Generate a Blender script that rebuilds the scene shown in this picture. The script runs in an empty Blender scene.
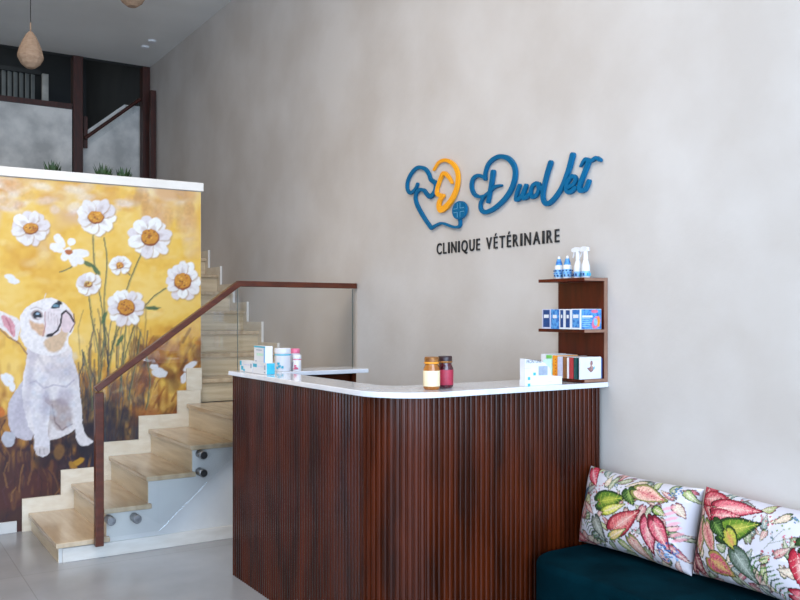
import bpy, bmesh, math, random
import numpy as np
from mathutils import Vector, Matrix
random.seed(4)
PI = math.pi
SC = bpy.context.scene
COL = SC.collection

# ------------------------------------------------------------------ camera
F_PX, HZ, CAM_H = 862.0, 314.0, 1.45
YAW = math.radians(32.5)
cam_d = bpy.data.cameras.new('camera'); cam = bpy.data.objects.new('camera', cam_d); COL.objects.link(cam)
cam.location = (0, 0, CAM_H); cam.rotation_euler = (PI/2, 0, -YAW)
cam_d.sensor_width = 36; cam_d.lens = F_PX/800*36; cam_d.shift_y = (HZ-300)/800
cam_d.clip_start = 0.05; cam_d.clip_end = 200
SC.camera = cam

# ------------------------------------------------------------------ world, lights, exposure
w = bpy.data.worlds.new('sky'); SC.world = w; w.use_nodes = True
bg = w.node_tree.nodes['Background']
bg.inputs[0].default_value = (0.72, 0.84, 1.0, 1); bg.inputs[1].default_value = 1.0

def area(name, loc, target, size, size_y, power, color):
    d = bpy.data.lights.new(name, 'AREA'); d.shape = 'RECTANGLE'; d.size = size; d.size_y = size_y
    d.energy = power; d.color = color
    o = bpy.data.objects.new(name, d); COL.objects.link(o); o.location = loc
    o.rotation_euler = (Vector(target)-Vector(loc)).to_track_quat('-Z', 'Y').to_euler()
    return o
# daylight through the shop front behind the camera, and through the glazed left side
area('shopfront_daylight', (0.6, -2.35, 1.9), (0.9, 6.0, 1.5), 4.6, 3.4, 340, (0.56, 0.75, 1.0))
area('side_daylight', (-2.9, -0.5, 1.75), (3.0, 1.6, 1.2), 2.3, 3.1, 95, (0.62, 0.80, 1.0))
# warm ceiling lamps over the reception area, then two added fill lights
area('reception_lamps', (0.3, 3.6, 4.25), (1.0, 4.0, 0), 2.6, 2.6, 105, (1.0, 0.84, 0.68))
area('stair_void_fill', (0.9, 7.2, 4.2), (1.4, 6.8, 0), 1.6, 1.2, 5, (1.0, 0.84, 0.68))  # added faint warm fill to lift the stairs, not a known lamp
area('upstairs_fill', (0.6, 11.6, 5.3), (0.6, 12.4, 3.4), 2.0, 1.0, 14, (0.95, 1.0, 0.98))  # added fill so the blind shows in the dim room, no lamp known

vs = SC.view_settings
vs.view_transform = 'Standard'; vs.look = 'None'; vs.gamma = 1.0; vs.use_curve_mapping = False
vs.exposure = 0.22

# ------------------------------------------------------------------ helpers
FWD = (math.sin(YAW), math.cos(YAW)); RGT = (math.cos(YAW), -math.sin(YAW))
def ray(px): 
    a = (px-400)/F_PX
    return FWD[0]+RGT[0]*a, FWD[1]+RGT[1]*a
def on_x(px, py, X):            # point of the photo on a plane of constant X
    dx, dy = ray(px); d = X/dx
    return Vector((X, d*dy, CAM_H+d*(HZ-py)/F_PX))
def on_y(px, py, Y):
    dx, dy = ray(px); d = Y/dy
    return Vector((d*dx, Y, CAM_H+d*(HZ-py)/F_PX))

def srgb(r, g, b):
    f = lambda c: ((c/255+0.055)/1.055)**2.4 if c/255 > 0.04045 else c/255/12.92
    return (f(r), f(g), f(b), 1)

MATS = {}
def mat(name, col, rough=0.6, metal=0.0, col2=None, scale=6.0, bump=0.0, bscale=None, coat=0.0, stretch=(1,1,1), detail=4, spec=0.5, fac=(0.35,0.65), sheen=0):
    m = bpy.data.materials.new(name); m.use_nodes = True; nt = m.node_tree; N = nt.nodes; L = nt.links
    b = N['Principled BSDF']; b.inputs['Base Color'].default_value = col
    b.inputs['Roughness'].default_value = rough; b.inputs['Metallic'].default_value = metal
    b.inputs['Coat Weight'].default_value = coat; b.inputs['Coat Roughness'].default_value = 0.12
    b.inputs['Specular IOR Level'].default_value = spec
    b.inputs['Sheen Weight'].default_value = sheen
    tc = N.new('ShaderNodeTexCoord'); mp = N.new('ShaderNodeMapping'); mp.inputs['Scale'].default_value = stretch
    geo = N.new('ShaderNodeNewGeometry')
    L.new(geo.outputs['Position'], mp.inputs[0])
    no = N.new('ShaderNodeTexNoise'); no.inputs['Scale'].default_value = scale; no.inputs['Detail'].default_value = detail
    L.new(mp.outputs[0], no.inputs['Vector'])
    if col2:
        cr = N.new('ShaderNodeValToRGB'); cr.color_ramp.elements[0].position = fac[0]; cr.color_ramp.elements[1].position = fac[1]
        cr.color_ramp.elements[0].color = col; cr.color_ramp.elements[1].color = col2
        L.new(no.outputs['Fac'], cr.inputs[0]); L.new(cr.outputs[0], b.inputs['Base Color'])
    if bump:
        n2 = no
        if bscale:
            n2 = N.new('ShaderNodeTexNoise'); n2.inputs['Scale'].default_value = bscale; n2.inputs['Detail'].default_value = 3
            L.new(mp.outputs[0], n2.inputs['Vector'])
        bp = N.new('ShaderNodeBump'); bp.inputs['Strength'].default_value = bump; bp.inputs['Distance'].default_value = 0.01
        L.new(n2.outputs['Fac'], bp.inputs['Height']); L.new(bp.outputs[0], b.inputs['Normal'])
    MATS[name] = m
    return m

def vcmat(name, rough=0.6, spec=0.4, bump=0):
    m = bpy.data.materials.new(name); m.use_nodes = True; nt = m.node_tree
    b = nt.nodes['Principled BSDF']; b.inputs['Roughness'].default_value = rough; b.inputs['Specular IOR Level'].default_value = spec
    a = nt.nodes.new('ShaderNodeAttribute'); a.attribute_name = 'Col'
    nt.links.new(a.outputs['Color'], b.inputs['Base Color'])
    return m

def glassmat(name, tint, fac=0.9, rough=0.0, refl=1.0):
    m = bpy.data.materials.new(name); m.use_nodes = True; nt = m.node_tree; N = nt.nodes; L = nt.links
    for n in list(N): N.remove(n)
    out = N.new('ShaderNodeOutputMaterial'); t = N.new('ShaderNodeBsdfTransparent'); t.inputs[0].default_value = tint
    g = N.new('ShaderNodeBsdfGlossy'); g.inputs['Roughness'].default_value = rough; g.inputs[0].default_value = (refl, refl, refl, 1)
    fr = N.new('ShaderNodeFresnel'); fr.inputs[0].default_value = 1.5
    mx = N.new('ShaderNodeMixShader')
    L.new(fr.outputs[0], mx.inputs[0]); L.new(t.outputs[0], mx.inputs[1]); L.new(g.outputs[0], mx.inputs[2]); L.new(mx.outputs[0], out.inputs[0])
    return m

def new(): return bmesh.new()
def box(bm, x0, x1, y0, y1, z0, z1):
    vs_ = [bm.verts.new((x, y, z)) for x in (x0, x1) for y in (y0, y1) for z in (z0, z1)]
    for f in ((0,1,3,2),(4,6,7,5),(0,4,5,1),(2,3,7,6),(0,2,6,4),(1,5,7,3)):
        bm.faces.new([vs_[i] for i in f])
def prism(bm, pts, axis, a, b):
    """pts: 2-D outline; axis 'x','y','z' is the extrusion axis (other two in order)."""
    def P(p, t):
        return {'x': (t, p[0], p[1]), 'y': (p[0], t, p[1]), 'z': (p[0], p[1], t)}[axis]
    A = [bm.verts.new(P(p, a)) for p in pts]; B = [bm.verts.new(P(p, b)) for p in pts]
    n = len(pts)
    bm.faces.new(A[::-1]); bm.faces.new(B)
    for i in range(n): bm.faces.new((A[i], A[(i+1)%n], B[(i+1)%n], B[i]))
def lathe(bm, prof, cx=0, cy=0, cz=0, n=24):
    rings = []
    for r, z in prof:
        rings.append([bm.verts.new((cx+r*math.cos(2*PI*i/n), cy+r*math.sin(2*PI*i/n), cz+z)) for i in range(n)] if r > 1e-6 else [bm.verts.new((cx, cy, cz+z))])
    for a, b in zip(rings, rings[1:]):
        for i in range(n):
            j = (i+1) % n
            if len(a) == 1 and len(b) == 1: continue
            if len(a) == 1: bm.faces.new((a[0], b[i], b[j]))
            elif len(b) == 1: bm.faces.new((a[i], a[j], b[0]))
            else: bm.faces.new((a[i], a[j], b[j], b[i]))
    if len(rings[0]) > 1: bm.faces.new(rings[0][::-1])
    if len(rings[-1]) > 1: bm.faces.new(rings[-1])
def tube(bm, pts, r, n=10):
    pts = [Vector(p) for p in pts]; rings = []
    for i, p in enumerate(pts):
        t = (pts[min(i+1, len(pts)-1)]-pts[max(i-1, 0)]).normalized()
        u = t.cross(Vector((0.13, 0.21, 1))).normalized(); v = t.cross(u)
        rr = r[i] if isinstance(r, (list, tuple)) else r
        rings.append([bm.verts.new(p+u*math.cos(2*PI*k/n)*rr+v*math.sin(2*PI*k/n)*rr) for k in range(n)])
    for a, b in zip(rings, rings[1:]):
        for k in range(n): bm.faces.new((a[k], a[(k+1)%n], b[(k+1)%n], b[k]))
    bm.faces.new(rings[0][::-1]); bm.faces.new(rings[-1])

def wloc(o):
    v = Vector((0,0,0))
    while o: v += o.location; o = o.parent
    return v
def link(name, me, m, parent=None, smooth=False, bevel=0, origin=None, segs=2):
    o = bpy.data.objects.new(name, me); COL.objects.link(o)
    if m: me.materials.append(m)
    if parent is not None:
        me.transform(Matrix.Translation(-wloc(parent))); o.parent = parent
    elif origin != 'keep':
        c = np.empty(len(me.vertices)*3); me.vertices.foreach_get('co', c); c = c.reshape(-1, 3)
        mn, mx = c.min(0), c.max(0)
        og = Vector(((mn[0]+mx[0])/2, (mn[1]+mx[1])/2, mn[2]))
        me.transform(Matrix.Translation(-og)); o.location = og
    if smooth:
        for p in me.polygons: p.use_smooth = True
        if smooth == 'auto':
            me.set_sharp_from_angle(angle=math.radians(40))
    if bevel:
        b = o.modifiers.new('bevel', 'BEVEL'); b.width = bevel; b.segments = segs; b.limit_method = 'ANGLE'; b.angle_limit = math.radians(40)
    return o
def obj(name, bm, m, parent=None, **k):
    bmesh.ops.recalc_face_normals(bm, faces=bm.faces)
    me = bpy.data.meshes.new(name); bm.to_mesh(me); bm.free()
    return link(name, me, m, parent, **k)
def tag(o, label, cat, group=None):
    o['label'] = label; o['category'] = cat
    if group: o['group'] = group
    return o
def thing(name, label, cat, loc, group=None):
    o = bpy.data.objects.new(name, None); COL.objects.link(o); o.location = loc; o.empty_display_size = 0.1
    return tag(o, label, cat, group)
def struct(name, bm, m, **k):
    o = obj(name, bm, m, **k); o['kind'] = 'structure'; return o
def dup(root, loc, label, rotz=0):
    r = root.copy(); COL.objects.link(r); r.location = loc; r.rotation_euler = (0, 0, rotz); r['label'] = label
    for ch in list(root.children):
        c = ch.copy(); COL.objects.link(c); c.parent = r
        for g in ch.children:
            d = g.copy(); COL.objects.link(d); d.parent = c
    return r
def bx(x0, x1, y0, y1, z0, z1):
    bm = new(); box(bm, x0, x1, y0, y1, z0, z1); return bm

# ------------------------------------------------------------------ materials
M_wall = mat('greige_plaster', srgb(194,185,177), 0.75, col2=srgb(206,199,193), scale=1.7, bump=0.12, bscale=26, detail=6)
M_white = mat('white_plaster', srgb(214,212,208), 0.7, col2=srgb(200,199,198), scale=3, bump=0.05, bscale=30)
M_grey_pl = mat('grey_plaster', srgb(232,228,222), 0.8, col2=srgb(186,184,180), scale=4, bump=0.1, bscale=20, detail=8)
M_ceil = mat('ceiling_paint', srgb(232,230,226), 0.85, col2=srgb(226,224,220), scale=2)
M_dark = mat('dim_room_tone', srgb(70,72,74), 0.9, col2=srgb(62,64,66), scale=2)  # the upstairs room's lack of light, put into the surface colour
M_cap = mat('cream_cap', srgb(236,230,222), 0.5, col2=srgb(228,222,214), scale=8)
M_trav = mat('travertine', srgb(222,202,170), 0.32, col2=srgb(202,180,146), scale=4, stretch=(.6,.6,9), detail=6, coat=0.15)
M_travt = mat('travertine_tread', srgb(206,184,154), 0.25, col2=srgb(186,162,132), scale=4, stretch=(6,.8,1), detail=6, coat=0.3)
M_skirt = mat('travertine_skirting', srgb(232,222,204), 0.4, col2=srgb(220,206,184), scale=5, stretch=(2,2,5), detail=6)
M_base = mat('pale_marble', srgb(222,218,212), 0.35, col2=srgb(208,202,194), scale=5, stretch=(1,1,4))
M_maho = mat('mahogany', srgb(76,28,8), 0.17, col2=srgb(44,14,4), scale=5, stretch=(2,2,0.4), detail=3, coat=0.0, spec=0.24)
M_rail = mat('handrail_wood', srgb(90,37,12), 0.4, col2=srgb(72,27,8), spec=0.3, scale=10, stretch=(1,4,4), detail=6, coat=0.3)
M_post = mat('post_wood', srgb(72,26,12), 0.5, col2=srgb(50,18,8), scale=10, stretch=(5,5,.7), detail=6)
M_shelf = mat('shelf_wood', srgb(92,28,14), 0.3, col2=srgb(66,18,8), scale=7, stretch=(3,3,0.5), detail=5, spec=0.3)
M_edge = mat('pale_edge_banding', srgb(150,112,92), 0.5, col2=srgb(134,98,80), scale=14)
M_slab = mat('white_quartz', srgb(228,230,236), 0.09, col2=srgb(216,218,226), scale=9, coat=0.4)
M_steel = mat('brushed_steel', srgb(150,150,152), 0.35, metal=1.0, col2=srgb(110,110,112), scale=50)
M_black = mat('black_rubber', srgb(18,18,20), 0.5, col2=srgb(26,26,28), scale=20)
M_blue = mat('blue_acrylic', srgb(0,100,144), 0.5, col2=srgb(0,92,134), scale=3, spec=0.2)
M_yel = mat('yellow_acrylic', srgb(248,168,22), 0.35, col2=srgb(242,158,16), scale=3)
M_blk = mat('black_lettering', srgb(20,20,22), 0.5, col2=srgb(26,26,28), scale=3)
M_velvet = mat('teal_velvet', srgb(2,38,48), 1.0, col2=srgb(1,25,33), scale=5, bump=0.1, bscale=120, sheen=0.0, spec=0.03)
M_pend = mat('pendant_shade', srgb(168,140,116), 0.8, col2=srgb(150,122,98), scale=30, stretch=(1,1,3))
M_cord = mat('cord_black', srgb(30,28,28), 0.6, col2=srgb(36,34,34), scale=9)
M_wht = mat('white_plastic', srgb(230,230,232), 0.35, col2=srgb(222,222,226), scale=9)
M_card = mat('white_card', srgb(226,226,228), 0.55, col2=srgb(218,218,222), scale=9)
M_teal = mat('teal_print', srgb(60,178,206), 0.5, col2=srgb(48,166,196), scale=40)
M_bluep = mat('blue_print', srgb(40,106,178), 0.5, col2=srgb(84,150,206), scale=60, fac=(0.45,0.55))
M_navy = mat('navy_print', srgb(28,70,128), 0.5, col2=srgb(22,56,110), scale=40)
M_lblue = mat('light_blue_print', srgb(140,190,230), 0.5, col2=srgb(120,170,220), scale=40)
M_pink = mat('pink_print', srgb(226,120,150), 0.5, col2=srgb(214,104,136), scale=40)
M_orange = mat('orange_print', srgb(240,160,40), 0.5, col2=srgb(232,144,30), scale=40)
M_green = mat('green_print', srgb(120,196,90), 0.5, col2=srgb(110,184,84), scale=40)
M_mint = mat('mint_print', srgb(196,226,208), 0.5, col2=srgb(180,216,196), scale=40)
M_red = mat('red_print', srgb(176,52,58), 0.5, col2=srgb(160,44,50), scale=40)
M_brown = mat('brown_print', srgb(140,92,52), 0.5, col2=srgb(120,78,44), scale=40)
M_dgreen = mat('dark_green_print', srgb(24,78,78), 0.5, col2=srgb(20,68,70), scale=40)
M_lilac = mat('lilac_print', srgb(206,206,226), 0.5, col2=srgb(190,192,216), scale=60)
M_grey = mat('grey_print', srgb(168,178,192), 0.5, col2=srgb(150,160,178), scale=40)
M_fig = mat('figure_print', srgb(190,150,140), 0.5, col2=srgb(120,80,80), scale=50)
M_steelp = mat('dark_grey_print', srgb(90,96,104), 0.5, col2=srgb(80,86,94), scale=40)
M_honey = mat('honey', srgb(176,108,30), 0.18, col2=srgb(146,82,20), scale=20, coat=0.5)
M_honeyl = mat('cream_label', srgb(226,208,168), 0.5, col2=srgb(236,222,190), scale=12)
M_wine = mat('wine_wax', srgb(84,14,30), 0.15, col2=srgb(60,8,22), scale=20, coat=0.6)
M_winel = mat('red_label', srgb(170,40,66), 0.5, col2=srgb(150,30,56), scale=60)
M_goldlid = mat('gold_lid', srgb(160,106,46), 0.4, metal=0.3, col2=srgb(120,72,30), scale=60)
M_darklid = mat('dark_lid', srgb(52,26,30), 0.35, col2=srgb(38,18,22), scale=20)
M_leaf = mat('plant_leaf', srgb(52,84,38), 0.5, col2=srgb(30,54,24), scale=20)
M_pot = mat('grey_pot', srgb(96,92,88), 0.7, col2=srgb(84,80,76), scale=14)
M_glass = glassmat('railing_glass', (0.985, 0.992, 0.992, 1))
M_gedge = mat('glass_edge', srgb(120,132,124), 0.3, col2=srgb(110,122,114), scale=8)
M_blind = mat('blind_slat', srgb(170,172,170), 0.7, col2=srgb(156,158,156), scale=8)
M_lampm = mat('grey_lamp_base', srgb(120,120,120), 0.6, col2=srgb(112,112,112), scale=8)

def floor_material():
    m = bpy.data.materials.new('grey_floor_tiles'); m.use_nodes = True; nt = m.node_tree; N = nt.nodes; L = nt.links
    b = N['Principled BSDF']; b.inputs['Roughness'].default_value = 0.22
    g = N.new('ShaderNodeNewGeometry'); mp = N.new('ShaderNodeMapping'); mp.inputs['Location'].default_value = (1.6, -0.35, 0)
    br = N.new('ShaderNodeTexBrick'); br.offset = 0; br.inputs['Scale'].default_value = 1
    br.inputs['Brick Width'].default_value = 2.4; br.inputs['Row Height'].default_value = 1.2
    br.inputs['Mortar Size'].default_value = 0.003; br.inputs['Mortar Smooth'].default_value = 0.2
    br.inputs['Color1'].default_value = (1,1,1,1); br.inputs['Color2'].default_value = (0.97,0.97,0.97,1); br.inputs['Mortar'].default_value = (0.8,0.8,0.8,1)
    no = N.new('ShaderNodeTexNoise'); no.inputs['Scale'].default_value = 2.2; no.inputs['Detail'].default_value = 7
    cr = N.new('ShaderNodeValToRGB'); cr.color_ramp.elements[0].position = 0.3; cr.color_ramp.elements[1].position = 0.7
    cr.color_ramp.elements[0].color = srgb(146,147,150); cr.color_ramp.elements[1].color = srgb(162,163,166)
    mx = N.new('ShaderNodeMix'); mx.data_type = 'RGBA'; mx.blend_type = 'MULTIPLY'; mx.inputs[0].default_value = 1
    L.new(g.outputs['Position'], mp.inputs[0]); L.new(mp.outputs[0], br.inputs['Vector']); L.new(g.outputs['Position'], no.inputs['Vector'])
    L.new(no.outputs['Fac'], cr.inputs[0]); L.new(cr.outputs[0], mx.inputs[6]); L.new(br.outputs['Color'], mx.inputs[7]); L.new(mx.outputs[2], b.inputs['Base Color'])
    return m
M_floor = floor_material()

# ------------------------------------------------------------------ room shell
XW = 2.97            # logo wall
YM = 6.21            # mural wall face
H = 4.35
HU = 5.45          # ceiling of the upper room
YB = 10.12           # front of the upper floor
UF = 2.86            # upper floor level
struct('floor', bx(-3.2, 3.2, -2.6, 13.6, -0.12, 0), M_floor)
struct('ceiling', bx(-3.2, 3.2, -2.6, YB, H, H+0.12), M_ceil)
struct('wall_right', bx(XW, XW+0.2, -2.6, YB+.12, -0.0, H+0.1), M_wall)
struct('wall_right_upper', bx(XW, XW+0.2, YB+.12, 13.6, 0, HU), M_dark)
struct('wall_left_upper', bx(-3.2, -3.0, YB, 13.6, 0, HU), M_dark)
bm = new()           # left wall with a wide window opening
box(bm, -3.2, -3.0, -2.6, -1.7, 0, H); box(bm, -3.2, -3.0, 0.7, YB, 0, H); box(bm, -3.2, -3.0, -1.7, 0.7, 3.4, H)
struct('wall_left', bm, M_wall)
bm = new()           # shop front wall behind the camera with its big opening
box(bm, -3.0, -1.9, -2.6, -2.45, 0, H); box(bm, 2.95-.02, XW, -2.6, -2.45, 0, H); box(bm, -1.9, 2.93, -2.6, -2.45, 3.5, H)
struct('wall_front', bm, M_wall)
struct('wall_partition', bx(-3.0, 2.2, YM+0.004, YM+0.14, 0, 2.36), M_white)
struct('trim_1', bx(-3.0, 2.215, YM-0.015, YM+0.155, 2.362, 2.425), M_cap, bevel=0.004)
struct('wall_back', bx(-3.0, XW, 13.4, 13.6, 0, HU), M_dark)
bm = new(); box(bm, -3.0, XW, YB+.1, 13.4, HU, HU+.1)
struct('ceiling_upper', bm, M_dark)
struct('floor_upper', bx(-3.0, XW, YB+0.2, 13.4, UF-0.25, UF), M_white)
struct('wall_mezzanine', bx(-3.0, 2.09, YB, YB+0.12, 0.0, 3.74), M_grey_pl)
struct('trim_2', bx(-3.0, 2.09, YB-0.02, YB+0.14, 3.742, 3.80), M_post)
struct('trim_3', bx(-3.0, XW, YB+0.01, YB+0.10, H+0.0, HU), M_dark)
struct('baseboard_partition', bx(-3.0, 0.93, YM-0.018, YM, 0, 0.075), M_white, bevel=0.003)
# ledge that carries the plants behind the mural wall
struct('trim_4', bx(-0.9, 2.15, YM+0.145, YM+0.42, 2.16, 2.2), M_white)
bm = new()           # sloping plaster wall at the top of the stair
prism(bm, [(2.215, 2.5), (2.965, 2.5), (2.965, 3.92), (2.72, 3.92), (2.215, 3.50)], 'y', YB+0.20, YB+0.30)
struct('wall_landing', bm, M_grey_pl)

NZL = 0.79+0.1725*11-.03
# things upstairs
struct('trim_6', bx(2.095, XW, YB-.04, YB+.195, 2.4, UF), M_white)
def post(x0, x1, y0, y1, z0, z1, label):
    return tag(obj('wooden_post', bx(x0, x1, y0, y1, z0, z1), M_post, bevel=0.004), label, 'post')
post(2.10, 2.205, YB-0.02, YB+0.12, UF+.0005, H-0.002, 'dark brown wooden post between the upstairs parapet and the stair opening')
post(2.88, 2.965, YB+0.0, YB+0.12, UF+.0005, H-0.002, 'dark brown wooden post in the far corner against the logo wall')
post(2.90, 2.962, 9.87, 9.93, NZL, 4.02, 'reddish brown newel post in front of the far corner post')
t = thing('stair_handrail', 'sloping brown handrail on the plaster wall at the upper stair opening', 'handrail', (2.23, YB+.05, 3.4))
bm = new(); tube(bm, [(2.235, YB+0.04, 3.44), (2.862, YB+0.04, 3.968)], 0.02, 12); obj('rail', bm, M_post, t, smooth='auto')
bm = new(); prism(bm, [(2.232,3.34),(2.275,3.34),(2.275,3.70),(2.232,3.70)], 'y', YB+0.07, YB+0.10); obj('bracket', bm, M_post, t, bevel=.003)
bm = new(); prism(bm, [(2.235,3.475),(2.87,4.01),(2.87,3.86),(2.25,3.34)], 'y', YB+0.13, YB+0.137); obj('infill_panel', bm, M_glass, t)
# blind, door frame and pale sloping bar in the dark upstairs room
t = thing('window_blind', 'pale vertical slat blind upstairs behind the parapet', 'blind', (1.4, 12.9, 4.0))
for k in range(22):
    x = 0.55+k*0.075
    bm = new(); prism(bm, [(x,12.9),(x+0.05,12.94),(x+0.045,12.95),(x-0.005,12.91)], 'z', 4.1, 4.80)
    obj('slat', bm, M_blind, t)
obj('headrail', bx(0.5, 2.24, 12.88, 12.98, 4.80, 4.86), M_dark, t)
tag(obj('door_frame', bx(2.25, 2.33, 12.8, 12.86, UF, 4.80), M_grey_pl), 'pale upright door frame post upstairs beside the blind', 'frame')
q = [on_y(*p_, 13.2) for p_ in ((106, 86), (112, 87), (141, 68), (134, 66))]
bm = new(); prism(bm, [(v.x, v.z) for v in q], 'y', 13.2, 13.35)
struct('trim_5', bm, M_grey_pl)

# ------------------------------------------------------------------ mural (painted as vertex colours)
def vnoise(u, v, s, seed):
    r = np.random.RandomState(seed); n = 256; g = r.rand(n, n)
    x = u*s; y = v*s; xi = np.floor(x).astype(int); yi = np.floor(y).astype(int); fx = x-xi; fy = y-yi
    fx = fx*fx*(3-2*fx); fy = fy*fy*(3-2*fy)
    a = g[xi % n, yi % n]; b = g[(xi+1) % n, yi % n]; c = g[xi % n, (yi+1) % n]; d = g[(xi+1) % n, (yi+1) % n]
    return (a*(1-fx)+b*fx)*(1-fy)+(c*(1-fx)+d*fx)*fy
def lin(c):
    return np.array(srgb(*c)[:3])
class Canvas:
    """Colours for a flat set of points with painter coordinates (x right, y down)."""
    def __init__(s, x, y, wob=0.6, seed=1):
        s.x, s.y = x, y; s.c = np.zeros((len(x), 3))
        s.nx = (vnoise(x, y, 0.35, seed+50)-.5)*2*wob; s.ny = (vnoise(x, y, 0.35, seed+51)-.5)*2*wob
        s.shade = vnoise(x, y, 0.5, seed+60)-.5
    def mix(s, idx, m, col, var=0.0):
        m = m[:, None]; c = lin(col)[None, :]
        if var: c = np.clip(c*(1+var*2*s.shade[idx])[:, None], 0, 1)
        s.c[idx] = s.c[idx]*(1-m)+c*m
    def sel(s, x0, x1, y0, y1):
        return np.nonzero((s.x > x0) & (s.x < x1) & (s.y > y0) & (s.y < y1))[0]
    def blob(s, cx, cy, rx, ry, ang=0, col=(255,255,255), al=1.0, soft=0.8, var=0.1, taper=0.0):
        R = max(rx, ry)*1.3+3; i = s.sel(cx-R, cx+R, cy-R, cy+R)
        if len(i) == 0: return
        dx = s.x[i]+s.nx[i]-cx; dy = s.y[i]+s.ny[i]-cy; c, n = math.cos(ang), math.sin(ang)
        u = dx*c+dy*n; v = -dx*n+dy*c
        vv = v/(ry*(1+taper*u/rx)) if taper else v/ry
        d = np.sqrt((u/rx)**2+vv**2)
        m = np.clip((1-d)*min(rx, ry)/soft+0.5, 0, 1)*al
        s.mix(i, m, col, var)
    def poly(s, pts, col, al=1.0, soft=0.8, var=0.1):
        xs = [p[0] for p in pts]; ys = [p[1] for p in pts]
        i = s.sel(min(xs)-3, max(xs)+3, min(ys)-3, max(ys)+3)
        if len(i) == 0: return
        X = s.x[i]+s.nx[i]; Y = s.y[i]+s.ny[i]; ins = np.zeros(len(i), bool); dist = np.full(len(i), 1e9)
        n = len(pts)
        for k in range(n):
            x1, y1 = pts[k]; x2, y2 = pts[(k+1) % n]
            cond = ((y1 > Y) != (y2 > Y)); 
            with np.errstate(divide='ignore', invalid='ignore'):
                xc = (x2-x1)*(Y-y1)/((y2-y1) if y2 != y1 else 1e-9)+x1
            ins ^= cond & (X < xc)
            dx, dy = x2-x1, y2-y1; L2 = dx*dx+dy*dy+1e-9
            t = np.clip(((X-x1)*dx+(Y-y1)*dy)/L2, 0, 1)
            dist = np.minimum(dist, np.hypot(X-x1-t*dx, Y-y1-t*dy))
        sd = np.where(ins, dist, -dist)
        s.mix(i, np.clip(sd/soft+0.5, 0, 1)*al, col, var)
    def stroke(s, pts, wd, col, al=1.0, soft=0.7, var=0.1):
        xs = [p[0] for p in pts]; ys = [p[1] for p in pts]
        i = s.sel(min(xs)-wd-2, max(xs)+wd+2, min(ys)-wd-2, max(ys)+wd+2)
        if len(i) == 0: return
        X = s.x[i]+s.nx[i]*.6; Y = s.y[i]+s.ny[i]*.6; dist = np.full(len(i), 1e9)
        for (x1, y1), (x2, y2) in zip(pts, pts[1:]):
            dx, dy = x2-x1, y2-y1; L2 = dx*dx+dy*dy+1e-9
            t = np.clip(((X-x1)*dx+(Y-y1)*dy)/L2, 0, 1)
            dist = np.minimum(dist, np.hypot(X-x1-t*dx, Y-y1-t*dy))
        s.mix(i, np.clip((wd/2-dist)/soft+0.5, 0, 1)*al, col, var)

def smooth_pts(pts, n=8, closed=False):
    P = [Vector(p) for p in pts]; out = []; m = len(P)
    rng = range(m) if closed else range(m-1)
    for i in rng:
        g = (lambda k: P[k % m]) if closed else (lambda k: P[min(max(k, 0), m-1)])
        a, b, c, d = g(i-1), g(i), g(i+1), g(i+2)
        for k in range(n):
            t = k/n
            out.append(0.5*((2*b)+(c-a)*t+(2*a-5*b+4*c-d)*t*t+(3*b-a-3*c+d)*t**3))
    if not closed: out.append(P[-1])
    return [tuple(p) for p in out]

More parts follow.
